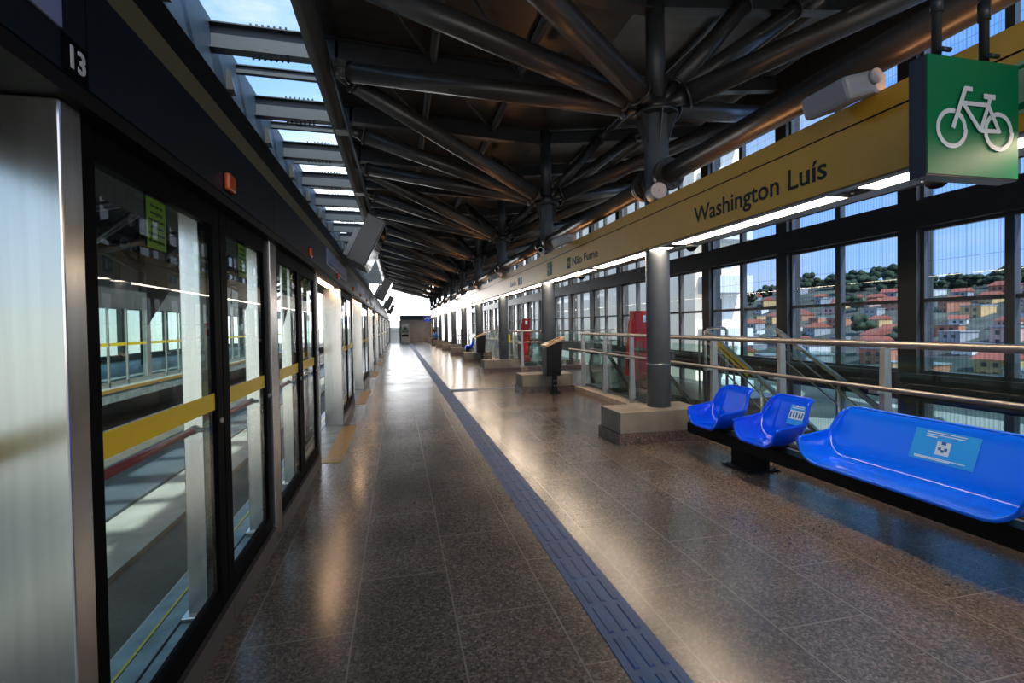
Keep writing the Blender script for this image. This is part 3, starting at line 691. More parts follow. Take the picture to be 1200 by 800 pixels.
# gate rail across the near end, turned towards the window wall
rb = thing('return_rail', (6, 11.25, 0), 'steel rail frame with bent end at the head of the near stairs', 'railing')
MB().path([(7.3, 10.9, 0), (7.3, 10.9, 1.12), (7.32, 10.85, 1.22), (7.36, 10.7, 1.27), (7.5, 9.9, 1.27), (7.5, 9.85, 0)], .024).build('hoop', 'satin', rb)
MB().path([(6.1, 8.9, 0), (6.1, 8.9, 1.42), (6.14, 8.9, 1.47), (6.55, 8.9, 1.47), (6.6, 8.9, 1.42), (6.6, 8.9, 0)], .028).build('hoop', 'satin', rb)
# second well
b2 = thing('balustrade', (RX, 18, .1), 'further balustrade around the second stair well, beyond the near litter bin', 'balustrade')
py2 = [17.1 + 1.25 * k for k in range(9)]
for y in py2: post(RX, y, b2)
for a, b_ in zip(py2, py2[1:]): MB().box((RX + .05, a + .07, .17), (RX + .06, b_ - .05, 1.27)).build('glass_panel', 'rail_glass', b2)
MB().tube((RX, 17.0, 1.37), (RX, 27.2, 1.37), .034, 14).build('top_rail', 'rail', b2)
MB().tube((RX - .16, 16.9, .985), (RX - .16, 27.2, .985), .022, 12).build('lower_rail', 'rail', b2)
struct(MB().box((4.14, 16.9, 0), (4.46, 27.4, .105)), 'trim_curb_far', 'curb')
b3 = thing('cross_balustrade', (6, 17.05, .1), 'steel and glass cross balustrade facing the camera at the second stair well', 'balustrade')
for x in (5.5, 6.6, 7.7): post(x, 17.05, b3)
for a, b_ in ((4.45, 5.42), (5.6, 6.5), (6.7, 7.6)): MB().box((a, 17.06, .17), (b_, 17.07, 1.25)).build('glass_panel', 'rail_glass', b3)
MB().tube((4.35, 17.05, 1.37), (7.85, 17.05, 1.37), .03, 12).build('top_rail', 'rail', b3); MB().tube((4.35, 16.95, .985), (7.85, 16.95, .985), .022, 12).build('lower_rail', 'rail', b3)
struct(MB().box((4.46, 16.9, 0), (7.85, 17.2, .105)), 'trim_curb_cross', 'granite')
struct(MB().box((4.14, 30.2, 0), (4.46, 39.3, .105)), 'trim_curb_last', 'curb')
b4 = thing('balustrade', (RX, 34, .1), 'last balustrade far down the platform beside the distant columns', 'balustrade')
for k in range(7): post(RX, 30.5 + 1.4 * k, b4)
MB().tube((RX, 30.4, 1.37), (RX, 39.1, 1.37), .03, 10).build('top_rail', 'rail', b4); MB().tube((RX - .1, 30.4, .985), (RX - .1, 39.1, .985), .022, 10).build('lower_rail', 'rail', b4)

# ------------------------------------------------------------------ stairs and escalators
def escalator(x0, x1, ytop, label, ext=.6):
    t = thing('escalator', ((x0 + x1) / 2, ytop, 0), label, 'escalator', 'escalators')
    sl = math.tan(math.radians(30)); n = 22; m = MB()
    for k in range(n):
        y = ytop - .4 * k; z = -.2308 * k; m.box((x0 + .22, y - .41, z - .35), (x1 - .22, y, z - .01))
    m.build('steps', 'tread', t)
    L = n * .4; zb = -.2308 * n
    for x in (x0 + .06, x1 - .06):
        m = MB(); m.prism([(x - .1, ytop + ext, -.02), (x - .1, ytop, -.02), (x - .1, ytop - L, zb - .02), (x - .1, ytop - L, zb - .5), (x - .1, ytop, -.5), (x - .1, ytop + ext, -.28)], (.2, 0, 0)); m.build('truss_cladding', 'satin', t)
        m = MB(); m.prism([(x, ytop + ext, .02), (x, ytop, .02), (x, ytop - L, zb + .02), (x, ytop - L, zb + .9), (x, ytop, .92), (x, ytop + ext, .92)], (.012, 0, 0)); m.build('glass_side', 'rail_glass', t)
        pts = [(x + .006, ytop - L, zb + .95), (x + .006, ytop, .95), (x + .006, ytop + ext, .95)]
        for q in range(1, 7):
            a = q * PI / 7; pts.append((x + .006, ytop + ext + .42 * math.sin(a), .53 + .42 * math.cos(a)))
        MB().path(pts, .042, 10).build('handrail', 'rubber', t)
    return t
escalator(4.62, 5.82, 10.6, 'near escalator sinking behind the glass balustrade by the blue bench')
escalator(4.75, 5.95, 20.6, 'far escalator rising behind the cross balustrade beyond the near bin', .9)
sw = thing('staircase', (6.9, 8.7, 0), 'granite staircase descending along the window wall with steel handrails', 'staircase')
m = MB()
for k in range(30): m.box((6.05, 8.8 - .3 * k - .3, -.17 * (k + 1) - .2), (7.75, 8.8 - .3 * k, -.17 * (k + 1)))
m.build('steps', 'granite', sw)
for x in (6.1, 7.7):
    m = MB()
    for k in range(7):
        y = 8.7 - 1.4 * k; z = -.17 / .3 * 1.4 * k; m.tube((x, y, z - .2), (x, y, z + 1.38), .025, 10)
    m.build('baluster', 'satin', sw)
    m = MB(); m.bar((x, 8.8, 1.42), (x, 2.0, 1.42 - 6.8 * .17 / .3), .06, .07); m.build('handrail', 'satin', sw)
    m = MB()
    for dz in (.75, .5): m.tube((x, 8.8, 1.42 - (1 - dz)), (x, 2.0, 1.42 - (1 - dz) - 6.8 * .17 / .3), .014, 8)
    m.build('mid_rail', 'satin', sw)
sn = thing('notice_board', (6.07, 8.0, .9), 'long yellow notice plate along the stair handrail', 'sign')
m = MB(); a = Vector((6.06, 8.50, 1.31)); b_ = Vector((6.06, 7.58, .79)); m.bar(a - Vector((0, 0, .12)), b_ - Vector((0, 0, .12)), .014, .13); m.build('plate', 'amber', sn)
m = MB(); m.bar(a + Vector((-.008, -.12, -.19)), b_ + Vector((-.008, .12, -.05)), .002, .03); m.build('text_line', 'ink', sn)
# barrier stands with yellow plates by the second well
bs = thing('barrier_stand', (3.9, 17.6, 0), 'steel barrier stand with a small yellow plate behind the third column block', 'barrier')
m = MB()
for x in (3.70, 4.12): m.tube((x, 17.6, 0), (x, 17.6, 1.38), .028, 10)
m.tube((3.70, 17.6, 1.38), (4.12, 17.6, 1.38), .028, 10); m.tube((3.70, 17.6, .5), (4.12, 17.6, .5), .02, 10); m.build('frame', 'satin', bs)
MB().box((3.80, 17.58, .98), (4.0, 17.595, 1.26)).build('yellow_plate', 'yellow', bs)

# ------------------------------------------------------------------ red hose cabinets
def hose(x, y, label):
    t = thing('fire_hose_cabinet', (x, y, 0), label, 'fire hose cabinet', 'red fire hose cabinets')
    MB().box((x, y, 0), (x + .75, y + .28, 1.95)).build('cabinet', 'red', t, .01)
    dr = MB().box((x + .04, y - .02, .75), (x + .71, y, 1.9)).build('door', 'red', t)
    MB().box((x + .62, y - .04, 1.25), (x + .66, y - .02, 1.4)).build('handle', 'satin', dr)
    m = MB(); m.box((x + .28, y - .024, 1.62), (x + .5, y - .02, 1.82)); m.build('label_plate', 'label_white', dr)
    m = MB(); m.prism([(x - .18, y + .05, .1), (x, y + .05, .1), (x, y + .05, 1.7), (x - .04, y + .05, 1.7)], (0, .2, 0)); m.build('side_bracket', 'red', t)
    return t
hc = hose(6.55, 12.9, 'red fire hose cabinet by the windows behind the nearest column')
hc2 = clone(hc, (-.05, 13.2, 0), 'narrow far red hose cabinet beyond the second stair well'); hc2.scale = (.62, 1, 1); hc2.location.x += .12

# ------------------------------------------------------------------ litter bins
def litter(x, y, label):
    t = thing('litter_bin', (x, y, 0), label, 'litter bin', 'black litter bins on posts')
    m = MB(); m.box((x - .05, y - .04, 0), (x + .05, y + .04, .62)); m.box((x - .1, y - .1, 0), (x + .1, y + .1, .02)); m.build('post', 'bin', t)
    m = MB()
    for zz in (.18, .3):
        for xx in (-.03, .03): m.tube((x + xx, y - .05, zz), (x + xx, y - .04, zz), .01, 8)
    m.build('bolt', 'satin', t)
    m = MB(); m.hexa([(x - .24, y - .16, .42), (x + .10, y - .16, .42), (x + .10, y + .16, .42), (x - .24, y + .16, .42), (x - .24, y - .17, 1.06), (x + .15, y - .17, 1.20), (x + .15, y + .17, 1.20), (x - .24, y + .17, 1.06)]); m.build('body', 'bin', t, .01)
    m = MB(); m.bar((x - .2, y - .17, .56), (x + .06, y - .17, .48), .02, .06); m.build('bracket', 'matte_black', t)
    m = MB(); zl = lambda q: 1.07 + (q + .28) * .40
    for a0, a1, b0, b1 in ((-.28, .19, -.2, -.12), (-.28, .19, .12, .2), (-.28, -.16, -.12, .12), (.12, .19, -.12, .12)):
        m.hexa([(x + a0, y + b0, zl(a0)), (x + a1, y + b0, zl(a1)), (x + a1, y + b1, zl(a1)), (x + a0, y + b1, zl(a0)), (x + a0, y + b0, zl(a0) + .06), (x + a1, y + b0, zl(a1) + .06), (x + a1, y + b1, zl(a1) + .06), (x + a0, y + b1, zl(a0) + .06)])
    m.build('lid', 'wood', t, .006)
    m = MB(); m.hexa([(x - .16, y - .12, zl(-.16)), (x + .12, y - .12, zl(.12)), (x + .12, y + .12, zl(.12)), (x - .16, y + .12, zl(-.16)), (x - .16, y - .12, zl(-.16) + .02), (x + .12, y - .12, zl(.12) + .02), (x + .12, y + .12, zl(.12) + .02), (x - .16, y + .12, zl(-.16) + .02)]); m.build('opening', 'matte_black', t)
    return t
lb = litter(3.54, 10.95, 'near black litter bin with tan slanted lid in front of the second block')
clone(lb, (.05, 10.45, 0), 'far black litter bin with tan slanted lid in front of the fourth block')

# ------------------------------------------------------------------ tactile paving
m = MB(); m.box((.99, -3, 0), (1.25, 46, .004))
y = -3
while y < 40:
    for k in range(3 if y < 24 else 0):
        x = 1.03 + k * .075; m.hexa([(x, y + .02, .004), (x + .034, y + .02, .004), (x + .034, y + .26, .004), (x, y + .26, .004), (x + .007, y + .03, .009), (x + .027, y + .03, .009), (x + .027, y + .25, .009), (x + .007, y + .25, .009)])
    y += .28
tag(m.build('guide_strip', 'blue_tile'), 'blue ribbed tactile guide strip running down the platform floor', 'tactile paving')
m = MB(); m.box((.98, 12.0, 0), (1.9, 12.45, .005))
for k in range(11): m.box((1.0 + k * .083, 12.02, .005), (1.03 + k * .083, 12.43, .009))
m.box((1.9, 12.2, 0), (6.0, 12.3, .003))
tag(m.build('guide_branch', 'blue_tile'), 'short tactile branch crossing from the blue guide strip to the stairs', 'tactile paving')
def warn(y0, y1, label):
    m = MB(); m.box((-.90, y0, 0), (-.68, y1, .005))
    n = 6
    for k in range(n): m.box((-.885 + k * .035, y0 + .02, .005), (-.87 + k * .035, y1 - .02, .009))
    return tag(m.build('warning_strip', 'yellow_tile'), label, 'tactile paving', 'yellow strips at the doors')
PYL = [8.5, 13.25, 18.9, 24.1, 29.3, 34.5, 39.7, 44.9, 50.1, 54.6]
warn(6.16, 8.4, 'nearest yellow tactile strip on the floor at the first recessed door')
for i, p_ in enumerate(PYL[1:6]): warn(p_ - 2.55, p_ - .3, '%s yellow tactile strip along the platform doors, counted from the camera' % ORD[i + 1])

# ------------------------------------------------------------------ platform screen doors
GX = -.945
def leaf(y0, y1, label, group, x=GX, push=True, sticker=True, z0=.13, z1=2.25, edge=.10, cat='platform door', name='emergency_door', hdw=True):
    t = thing(name, (x, (y0 + y1) / 2, z0), label, cat, group)
    m = MB(); m.box((x - .02, y0, z0), (x + .02, y0 + edge, z1)); m.box((x - .02, y1 - edge, z0), (x + .02, y1, z1))
    m.box((x - .02, y0 + edge, z0), (x + .02, y1 - edge, z0 + .11)); m.box((x - .02, y0 + edge, z1 - .11), (x + .02, y1 - edge, z1)); m.build('frame', 'black', t, .003)
    MB().box((x, y0 + edge - .005, z0 + .105), (x + .008, y1 - edge + .005, z1 - .105)).build('pane', 'psd_glass', t)
    MB().box((x + .0085, y0 + edge, 1.185), (x + .0105, y1 - edge, 1.272)).build('yellow_stripe', 'yellow', t)
    if push:
        pb = MB().tube((x - .06, y0 + edge, 1.10), (x - .06, y1 - edge - .12, 1.10), .017, 12).build('push_bar', 'red_bar', t)
        m = MB(); m.tube((x - .06, y1 - edge - .12, 1.10), (x - .06, y1 - edge - .06, 1.10), .022, 10); m.tube((x - .06, y1 - edge - .09, 1.10), (x - .01, y1 - edge - .09, 1.10), .012, 8); m.build('bar_end', 'satin', pb)
    if sticker:
        ys = y0 + edge + (y1 - y0 - 2 * edge) * .36; wd = .185
        m = MB(); m.prism([(x - .004, ys, z1 - .105), (x - .004, ys + wd, z1 - .105), (x - .004, ys + wd, 1.76), (x - .004, ys, 1.62)], (-.002, 0, 0))
        bk = m.build('black_strip', 'matte_black', t)
        MB().box((x - .0035, ys + .012, 1.93), (x - .0015, ys + wd - .012, 2.13)).build('lime_notice', 'lime', bk)
        tx = ['Em caso de', 'emergência,', 'esta porta será', 'aberta para', 'o desembarque', 'de emergência.']
        for i, s_ in enumerate(tx): text('text_line', s_, frame_psd(ys + wd / 2, 2.095 - i * .028, x - .0035), .022, 'ink', bk, align='CENTER')
    if hdw:
        m = MB(); m.tube((x + .02, y1 - .05, 1.12), (x + .03, y1 - .05, 1.12), .016, 14); m.build('lock', 'satin', t)
    return t
def kick(y0, y1, label):
    m = MB(); m.box((-.99, y0 + .004, 0), (-.9, y1 - .004, .13)); return tag(m.build('kick_plate', 'kick'), label, 'kick plate', 'kick plates below the doors')
def mull(y0, y1, label):
    m = MB(); m.box((-.99, y0, 0), (-.905, y1, 2.25)); return tag(m.build('door_mullion', 'stainless', None, .004), label, 'mullion', 'steel mullions between the doors')
def pylon(y, label):
    t = thing('door_pylon', (-1.05, y, 0), label, 'pylon', 'steel pylons of the platform doors')
    MB().box((-1.18, y, 0), (-.9, y + .1, 2.25)).build('cladding', 'stainless', t, .006)
    return t
def back_post(y, label):
    m = MB(); m.box((-1.16, y - .075, 0), (-1.06, y + .075, 2.25)); m.box((-1.19, y - .1, 0), (-1.03, y + .1, .02)); return tag(m.build('steel_post', 'stainless', None, .005), label, 'post', 'posts behind the platform doors')
def slide(y1, label):
    t = leaf(y1 - 1.05, y1 - .02, label, 'sliding doors', x=-1.26, push=False, sticker=False, z0=.02, name='sliding_door', cat='sliding door', hdw=False)
    return t
D = 'glass emergency door with yellow stripe and red push bar'
leaf(1.73, 2.945, 'nearest %s, right beside the steel pylon' % D, 'emergency doors')
leaf(2.955, 3.93, 'second %s, left of the bright steel mullion' % D, 'emergency doors')
mull(3.935, 4.14, 'steel mullion between the second and third emergency doors')
leaf(4.145, 5.15, 'third %s, right of the first steel mullion' % D, 'emergency doors')
leaf(5.16, 6.08, 'fourth %s, next to the nearest recessed door' % D, 'emergency doors')
mull(6.09, 6.17, 'narrow steel mullion at the edge of the nearest recessed sliding door')
kick(1.73, 2.95, 'grey kick plate under the nearest emergency door'); kick(2.95, 3.93, 'grey kick plate under the second emergency door'); kick(4.14, 5.15, 'grey kick plate under the third emergency door'); kick(5.15, 6.09, 'grey kick plate under the fourth emergency door')
for y, l_ in ((3.12, 'steel post behind the nearest two emergency doors'), (4.28, 'steel post behind the first door mullion'), (5.5, 'steel post behind the third and fourth emergency doors')): back_post(y, l_)
pylon(1.62, 'nearest broad steel pylon at the left edge, under the number 13')
leaf(-.72, .42, 'sliding glass door left of the nearest steel pylon', 'sliding doors', x=-1.26, push=False, sticker=False, z0=.02, name='sliding_door', cat='sliding door', hdw=False)
leaf(.43, 1.58, 'closed sliding glass door meeting the nearest steel pylon', 'sliding doors', x=-1.26, push=False, sticker=False, z0=.02, name='sliding_door', cat='sliding door', hdw=False)
leaf(-3.4, -2.1, 'fixed glass panel behind the camera on the left', 'fixed panels', push=False, sticker=False, name='fixed_panel', cat='glass panel', hdw=False)
leaf(-2.1, -.8, 'fixed glass panel next to the hidden sliding door', 'fixed panels', push=False, sticker=False, name='fixed_panel', cat='glass panel', hdw=False)
prev = 6.17
for i, p_ in enumerate(PYL):
    nm = ORD[i + 1]
    pylon(p_, '%s steel pylon of the platform doors, counted from the camera' % nm)
    if i == 0: a = prev
    else:
        a0 = PYL[i - 1] + .1; a = p_ - 2.42; h = (a0 + a) / 2
        leaf(a0, h, 'fixed glass panel right after the %s steel pylon' % ORD[i], 'fixed panels', push=False, sticker=False, name='fixed_panel', cat='glass panel', hdw=False, edge=.05)
        leaf(h, a - .06, 'second fixed glass panel after the %s steel pylon' % ORD[i], 'fixed panels', push=False, sticker=False, name='fixed_panel', cat='glass panel', hdw=False, edge=.05)
        kick(a0, a, 'grey kick plate between the %s and %s pylons' % (ORD[i], nm))
        mull(a - .055, a, 'narrow steel mullion before the recessed door of the %s pylon' % nm)
    mid = (a + p_) / 2
    for q0, q1, sd in ((a, mid - .003, 'first'), (mid + .003, p_ - .01, 'second')):
        leaf(q0, q1, '%s leaf of the sliding door before the %s pylon' % (sd, nm), 'sliding doors', x=-1.26, push=False, sticker=False, z0=.02, name='sliding_door', cat='sliding door', hdw=False, edge=.07)
# header
hd = thing('screen_header', (-.9, 0, 2.3), 'long dark navy header above the platform screen doors', 'header')
HX = -.86
seams = [-6.0, -3.0, 1.68, 3.9, 6.4, 9.25, 11.2, 14.2] + [14.2 + 2.7 * k for k in range(1, 16)]
for a, b_ in zip(seams, seams[1:]): MB().box((HX - .05, a + .004, 2.302), (HX, b_ - .004, 2.627)).build('header_panel', 'navy', hd)
MB().box((HX - .04, -6, 2.628), (HX - .004, seams[-1], 2.735)).build('olive_band', 'olive', hd)
m = MB(); m.box((HX - .6, -6, 2.30), (HX - .05, seams[-1], 2.73)); m.box((HX - .6, -6, 2.735), (HX - .02, seams[-1], 2.765)); m.box((HX - .6, -6, 2.765), (HX - .10, seams[-1], 3.02)); m.build('casing', 'matte_black', hd)
m = MB(); m.box((HX - .55, -6, 2.252), (HX - .005, seams[-1], 2.30)); m.build('soffit', 'matte_black', hd)
pt = MB().box((HX, 1.565, 2.305), (HX + .004, 1.672, 2.405)).build('number_plate', 'black', hd)
text('number', '13', frame_psd(1.578, 2.325, HX + .004), .086, 'white_ink', pt, bold=.002)
for y0, y1, l_ in ((-1.1, 1.555, 'blank lilac display panel on the header at the top left corner'), (6.6, 9.1, 'nearest full lilac display panel on the header above the first recessed door'), (11.4, 13.9, 'second lilac display panel along the header'), (16.9, 19.0, 'third lilac display panel along the header'), (21.9, 23.9, 'fourth lilac display panel along the header')):
    t = thing('display_panel', (HX, y0, 2.40), l_, 'display', 'display panels on the header')
    MB().box((HX, y0, 2.405), (HX + .012, y1, 2.612)).build('plate', 'lilac', t, .004); MB().box((HX, y0 + .1, 2.435), (HX + .0135, y1 - .3, 2.452)).build('line', 'navy', t)
for i, y in enumerate((2.88, 5.36, 7.72, 10.3, 12.3, 14.8, 17.3, 19.8)):
    t = thing('beacon', (HX, y, 2.37), 'orange beacon on the navy header above the %s' % ('second emergency door' if i == 0 else 'doors, %s from the camera' % ORD[i]), 'beacon', 'orange beacons on the header')
    MB().box((HX, y - .055, 2.325), (HX + .03, y + .055, 2.415)).build('lens', 'orange', t, .012); MB().box((HX, y - .06, 2.32), (HX + .006, y + .06, 2.42)).build('base', 'matte_black', t)
for i, p_ in enumerate([PYL[0], PYL[1], PYL[2], PYL[3]]):
    for k in range(3):
        t = thing('soffit_lamp', (-1.05, p_ - 2.0 + k * .62, 2.24), '%s soffit lamp before the %s steel pylon' % (ORD[k], ORD[i + 1]), 'lamp', 'soffit lamps over the recessed doors')
        MB().box((-1.08, p_ - 1.95 + k * .62, 2.238), (-.99, p_ - 1.95 + k * .62 + .5, 2.253)).build('diffuser', 'soflamp', t)

# ------------------------------------------------------------------ hanging monitors
def monitor(y, label):
    c = Vector((-.46, y, 3.0)); t = thing('monitor', c, label, 'monitor', 'tilted monitors hung over the platform edge')
    a = math.radians(26); ca, sa = math.cos(a), math.sin(a)
    def R_(p): return c + Vector((p[0] * ca + p[2] * sa, p[1], -p[0] * sa + p[2] * ca))
    def bx(x0, x1, y0, y1, z0, z1): return [R_(p) for p in ((x0, y0, z0), (x1, y0, z0), (x1, y1, z0), (x0, y1, z0), (x0, y0, z1), (x1, y0, z1), (x1, y1, z1), (x0, y1, z1))]
    MB().hexa(bx(-.15, .15, 0, 1.2, -.4, .4)).build('case', 'monitor', t, .01)
    MB().hexa(bx(.15, .158, .05, 1.15, -.35, .35)).build('screen', 'screen', t)
    MB().hexa(bx(-.24, -.152, .1, 1.1, -.36, .1)).build('rear_housing', 'grey_plastic', t, .01)
    m = MB()
    for yy in (.3, .9): m.tube(c + Vector((.12, yy, .3)), Vector((-1.0, y + yy, 6.0)), .02, 8)
    m.build('hanger', 'dark_steel', t); return t
mo = monitor(8.2, 'nearest tilted black monitor hanging by the header')
for i in range(1, 4): clone(mo, (0, 10.5 * i, 0), '%s tilted black monitor hanging over the platform edge, counted from the camera' % ORD[i])

# ------------------------------------------------------------------ far end things
t = thing('vending_machine', (.75, END - .7, 0), 'grey vending machine with glass front against the far end wall', 'vending machine')
MB().box((.33, END - .7, 0), (1.22, END - .02, 1.98)).build('cabinet', 'white_plastic', t, .02); MB().box((.42, END - .715, .95), (1.13, END - .7, 1.85)).build('glass_front', 'screen', t)
MB().box((.42, END - .72, .55), (1.13, END - .7, .8)).build('delivery_hatch', 'matte_black', t); m = MB(); m.box((.6, END - .73, 1.3), (.95, END - .715, 1.55)); m.build('goods', 'green', t)
t = thing('accessibility_sign', (2.95, 50.0, 2.4), 'small blue hanging sign with white symbol near the end wall', 'sign')
MB().box((2.55, 50, 2.1), (3.2, 50.06, 2.65)).build('panel', 'blue', t); q = Strokes(frame_front(2.55, 50, 2.1)); q.pline([(.12, .2), (.3, .36), (.52, .24)], .06); q.disc((.32, .45), .05); q.build('symbol', 'white_ink', t)
m = MB(); m.tube((2.6, 50.03, 2.65), (2.6, 50.03, 3.3), .015, 6); m.tube((1.5, 50.03, 3.3), (3.4, 50.03, 3.3), .03, 8); m.build('hanger', 'dark_steel', t)
t = tag(MB().box((3.3, 50.6, 0), (3.42, 50.9, 1.9)).build('totem', 'wood', None, .01), 'slim tan totem standing before the end wall by the last columns', 'totem')

# seated person on a far block
YP = COLY[8]
pr = thing('person', (3.3, YP - .25, .42), 'person in a blue jacket sitting hunched on a far concrete block', 'person')
def skinned(name, verts, edges, radii, mat, parent, root=0):
    me = bpy.data.meshes.new(name); me.from_pydata([Vector(v) for v in verts], edges, []); me.materials.append(M[mat])
    o = bpy.data.objects.new(name, me); C.objects.link(o); o.parent = parent; o.matrix_parent_inverse = Matrix.Translation(-parent.location)
    sk = o.modifiers.new('skin', 'SKIN'); sk.use_smooth_shade = True
    lay = me.skin_vertices[0].data
    for i, r_ in enumerate(radii): lay[i].radius = (r_, r_) if not isinstance(r_, tuple) else r_
    for i in range(len(verts)): lay[i].use_root = i == root
    sb_ = o.modifiers.new('sub', 'SUBSURF'); sb_.levels = sb_.render_levels = 1
    return o
px, pyy = 3.3, YP - .22
V = [(px, pyy, .54), (px - .06, pyy, .76), (px - .13, pyy, .96), (px - .19, pyy, 1.06), (px - .26, pyy, 1.16),
     (px - .12, pyy - .18, .97), (px - .28, pyy - .24, .74), (px - .46, pyy - .10, .70),
     (px - .12, pyy + .18, .97), (px - .28, pyy + .24, .74), (px - .46, pyy + .10, .70),
     (px - .05, pyy - .10, .52), (px - .40, pyy - .13, .53), (px - .38, pyy - .13, .08), (px - .54, pyy - .13, .05),
     (px - .05, pyy + .10, .52), (px - .40, pyy + .13, .53), (px - .38, pyy + .13, .08), (px - .54, pyy + .13, .05)]
E_ = [(0, 1), (1, 2), (2, 3), (3, 4), (2, 5), (5, 6), (6, 7), (2, 8), (8, 9), (9, 10), (0, 11), (11, 12), (12, 13), (13, 14), (0, 15), (15, 16), (16, 17), (17, 18)]
Rr = [.15, .14, .15, .06, .055, .075, .055, .04, .075, .055, .04, .10, .07, .05, .04, .10, .07, .05, .04]
skinned('body', V, E_, Rr, 'trousers', pr)
Vj = V[:3] + V[5:11]; skinned('jacket', [V[0], V[1], V[2], V[5], V[6], (px - .42, pyy - .13, .705), V[8], V[9], (px - .42, pyy + .13, .705)], [(0, 1), (1, 2), (2, 3), (3, 4), (4, 5), (2, 6), (6, 7), (7, 8)], [.175, .175, .18, .10, .08, .06, .10, .08, .06], 'jacket', pr)
m = MB(); m.sphere((px - .29, pyy, 1.25), .10, 1.0, .85, 1.15); m.sphere((px - .39, pyy, 1.24), .018, sub=1); m.build('head', 'skin', pr)
MB().sphere((px - .265, pyy, 1.275), .108, 1.0, .9, 1.1).build('hair', 'hair', pr)
for s_ in (-1, 1):
    m = MB(); c0 = Vector((px - .47, pyy + s_ * .09, .70)); m.sphere(c0, .045, 1.2, .9, .5)
    for k in range(4): m.path([c0 + Vector((-.03, s_ * (-.03 + k * .02), 0)), c0 + Vector((-.08, s_ * (-.03 + k * .02), -.005)), c0 + Vector((-.10 - .004 * k, s_ * (-.03 + k * .02), -.035))], .009, 6)
    m.path([c0 + Vector((0, -s_ * .035, 0)), c0 + Vector((-.05, -s_ * .06, -.01))], .010, 6); m.build('hand', 'skin', pr)

# ------------------------------------------------------------------ opposite platform
OX = -8.0
for i in range(14):
    y = 4 + i * 3.6
    t = thing('opposite_screen', (OX, y, 0), '%s glazed screen bay of the opposite platform, counted from the camera' % ORD[i], 'glass screen', 'screen bays across the tracks')
    m = MB(); m.box((OX - .12, y, 0), (OX, y + .3, 2.3)); m.box((OX - .05, y + 1.4, 0), (OX, y + 1.46, 2.3)); m.box((OX - .05, y + 2.4, 0), (OX, y + 2.46, 2.3)); m.box((OX - .06, y + .3, 0), (OX, y + 3.6, .15)); m.build('frame', 'satin', t)
    MB().box((OX - .03, y + .3, .15), (OX - .02, y + 3.6, 2.3)).build('pane', 'psd_glass', t); MB().box((OX - .018, y + .3, 1.18), (OX - .014, y + 3.6, 1.27)).build('yellow_stripe', 'yellow', t)
    MB().box((OX - .4, y, 2.3), (OX + .02, y + 3.6, 2.85)).build('header', 'kick', t)
w = MB()
for k in range(28): w.box((-14.6, -6 + 2.6 * k, 0), (-14.35, -5.75 + 2.6 * k, 6.6))
for z, h in ((0, .35), (2.9, 4.0)): w.box((-14.55, -6, z), (-14.4, 62, z + h))
struct(w, 'wall_opposite', 'dark_steel')

for k in range(10):
    y = 6.35 + BAY * k
    m = MB()
    for ex in ((-8.0, y - 2.6, 6.2), (-8.0, y + 2.6, 6.2), (-14.3, y - 2.6, 6.3), (-14.3, y + 2.6, 6.3)): m.tube((-12.0, y, 4.5), ex, .14, 10)
    m.tube((-12.0, y, 0), (-12.0, y, 6.4), .16, 14); struct(m, 'column_opposite', 'tube')
struct(MB().box((-12.3, -6, 2.6), (-12.25, 60, 3.2)), 'beam_opposite', 'soffit')

# ------------------------------------------------------------------ outside: building, hillside town
def tower(x0, y0, x1, y1, z1, mat, label, faces):
    t = thing('apartment_block', ((x0 + x1) / 2, (y0 + y1) / 2, -8), label, 'building')
    MB().box((x0, y0, -8), (x1, y1, z1)).build('walls', mat, t)
    for fz in range(-2, int(z1) - 1, 3):
        for k in range(faces):
            yy = y0 + (k + .5) * (y1 - y0) / faces; MB().box((x0 - .03, yy - .6, fz + .9), (x0 + .05, yy + .6, fz + 2.1)).build('window', 'window_dark', t)
    return t
tw = tower(17.5, 26.5, 20.6, 62, 20, 'cream', 'large plain cream apartment block just outside the middle windows', 0)
for k in range(7):
    o = MB().box((17.7, 25.2, -6 + k * 3.1), (20.5, 26.5, -5 + k * 3.1)).build('balcony', 'pale_wall', tw)
for k in range(7): MB().box((18.0, 26.46, -4.9 + k * 3.1), (19.3, 26.5, -3.2 + k * 3.1)).build('window', 'window_dark', tw)
# ground and wooded hill
def hz(x, y):
    t_ = max(0, min(1, (x - 60) / 150)); h = -9 + 23 * t_ * t_ * (3 - 2 * t_)
    return h + 3.0 * math.sin(y * .035 + 1) * t_ + 2 * math.sin(y * .09 + x * .02) * t_
bm = bmesh.new(); G = []
for i in range(40):
    row = []
    for j in range(70): x = 30 + i * 6.0; y = -70 + j * 6.5; row.append(bm.verts.new((x, y, hz(x, y) + random.uniform(-.2, .2))))
    G.append(row)
for i in range(39):
    for j in range(69): bm.faces.new((G[i][j], G[i + 1][j], G[i + 1][j + 1], G[i][j + 1])).smooth = True
mm = MB(); mm.bm.free(); mm.bm = bm; struct(mm, 'ground_hill', 'hill')
struct(MB().box((XW + .5, -80, -9.5), (60, 380, -9)), 'ground_street', 'concrete_ext')
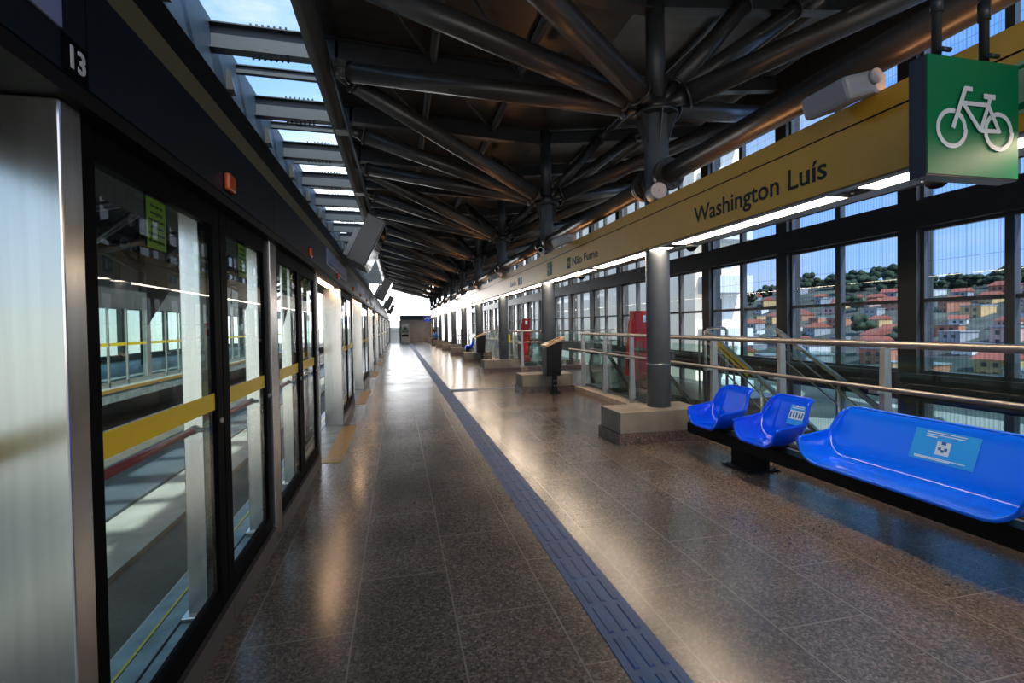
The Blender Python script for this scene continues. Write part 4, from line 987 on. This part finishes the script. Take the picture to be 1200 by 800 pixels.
# houses: a few shapes shared by many copies
names = ['white', 'terracotta', 'ochre', 'grey', 'pink']
protos = []
for mi in range(5):
    for ri in range(2):
        t = thing('house', (0, 0, 0), '%s house with a %s roof among the hillside houses' % (names[mi], ('red tiled', 'flat grey')[ri]), 'house', 'hillside houses, %s with %s roof' % (names[mi], ('red', 'grey')[ri]))
        MB().box((-4, -3.5, -4), (4, 3.5, 5)).build('walls', HOUSE[mi], t)
        m = MB()
        if ri == 0: m.prism([(-4.6, -4, 5), (4.6, -4, 5), (0, -4, 7.2)], (0, 8, 0))
        else: m.box((-4.3, -3.8, 5), (4.3, 3.8, 5.4))
        m.build('roof', ROOF[ri], t)
        for yy in (-2, 0.6):
            for zz in (.4, 3.0): MB().box((-4.06, yy, zz), (-3.98, yy + 1.2, zz + 1.2)).build('window', 'window_dark', t)
        protos.append(t)
used = [0] * 10; spots = []
for k in range(230):
    for _ in range(60):
        x = random.uniform(80, 172); y = random.uniform(-25, 170) * x / 150 + 15
        if all((x - a) ** 2 + (y - b) ** 2 > 9.0 ** 2 for a, b in spots): break
    else: continue
    spots.append((x, y))
    i = random.randrange(10); src = protos[i]; z = hz(x, y) - 1
    if used[i] == 0: src.location = (x, y, z); src.rotation_euler.z = random.uniform(-.5, .5); src.scale = [random.uniform(.45, .65)] * 3
    else:
        c = clone(src, (0, 0, 0)); c.location = (x, y, z); c.rotation_euler.z = random.uniform(-.5, .5); c.scale = [random.uniform(.42, .68)] * 3
    used[i] += 1
# trees on the ridge
def tree():
    t = thing('tree', (0, 0, 0), 'dark rounded tree on the wooded hilltop skyline', 'tree', 'trees on the hilltop')
    MB().tube((0, 0, -2), (0, 0, 4), .4, 8, .2).build('trunk', 'bark', t)
    m = MB()
    for k in range(14): m.sphere((random.uniform(-3, 3), random.uniform(-3, 3), random.uniform(2.5, 6.5)), random.uniform(1.2, 2.2), sub=2)
    for v in m.bm.verts: v.co += Vector((random.uniform(-.3, .3), random.uniform(-.3, .3), random.uniform(-.3, .3)))
    m.build('crown', 'leaf', t); return t
tp = tree()
for k in range(200):
    
    for _ in range(40):
        x = random.uniform(176, 222) if k < 150 else random.uniform(80, 172); y = random.uniform(-5, 230)
        if all((x - a) ** 2 + (y - b) ** 2 > 8.2 ** 2 for a, b in spots): break
    else: continue
    spots.append((x, y))
    if k == 0: tp.location = (x, y, hz(x, y)); continue
    c = clone(tp, (0, 0, 0)); c.location = (x, y, hz(x, y)); s_ = random.uniform(.65, 1.0); c.scale = (s_, s_, s_ * random.uniform(.7, 1.1)); c.rotation_euler.z = random.uniform(0, 6)
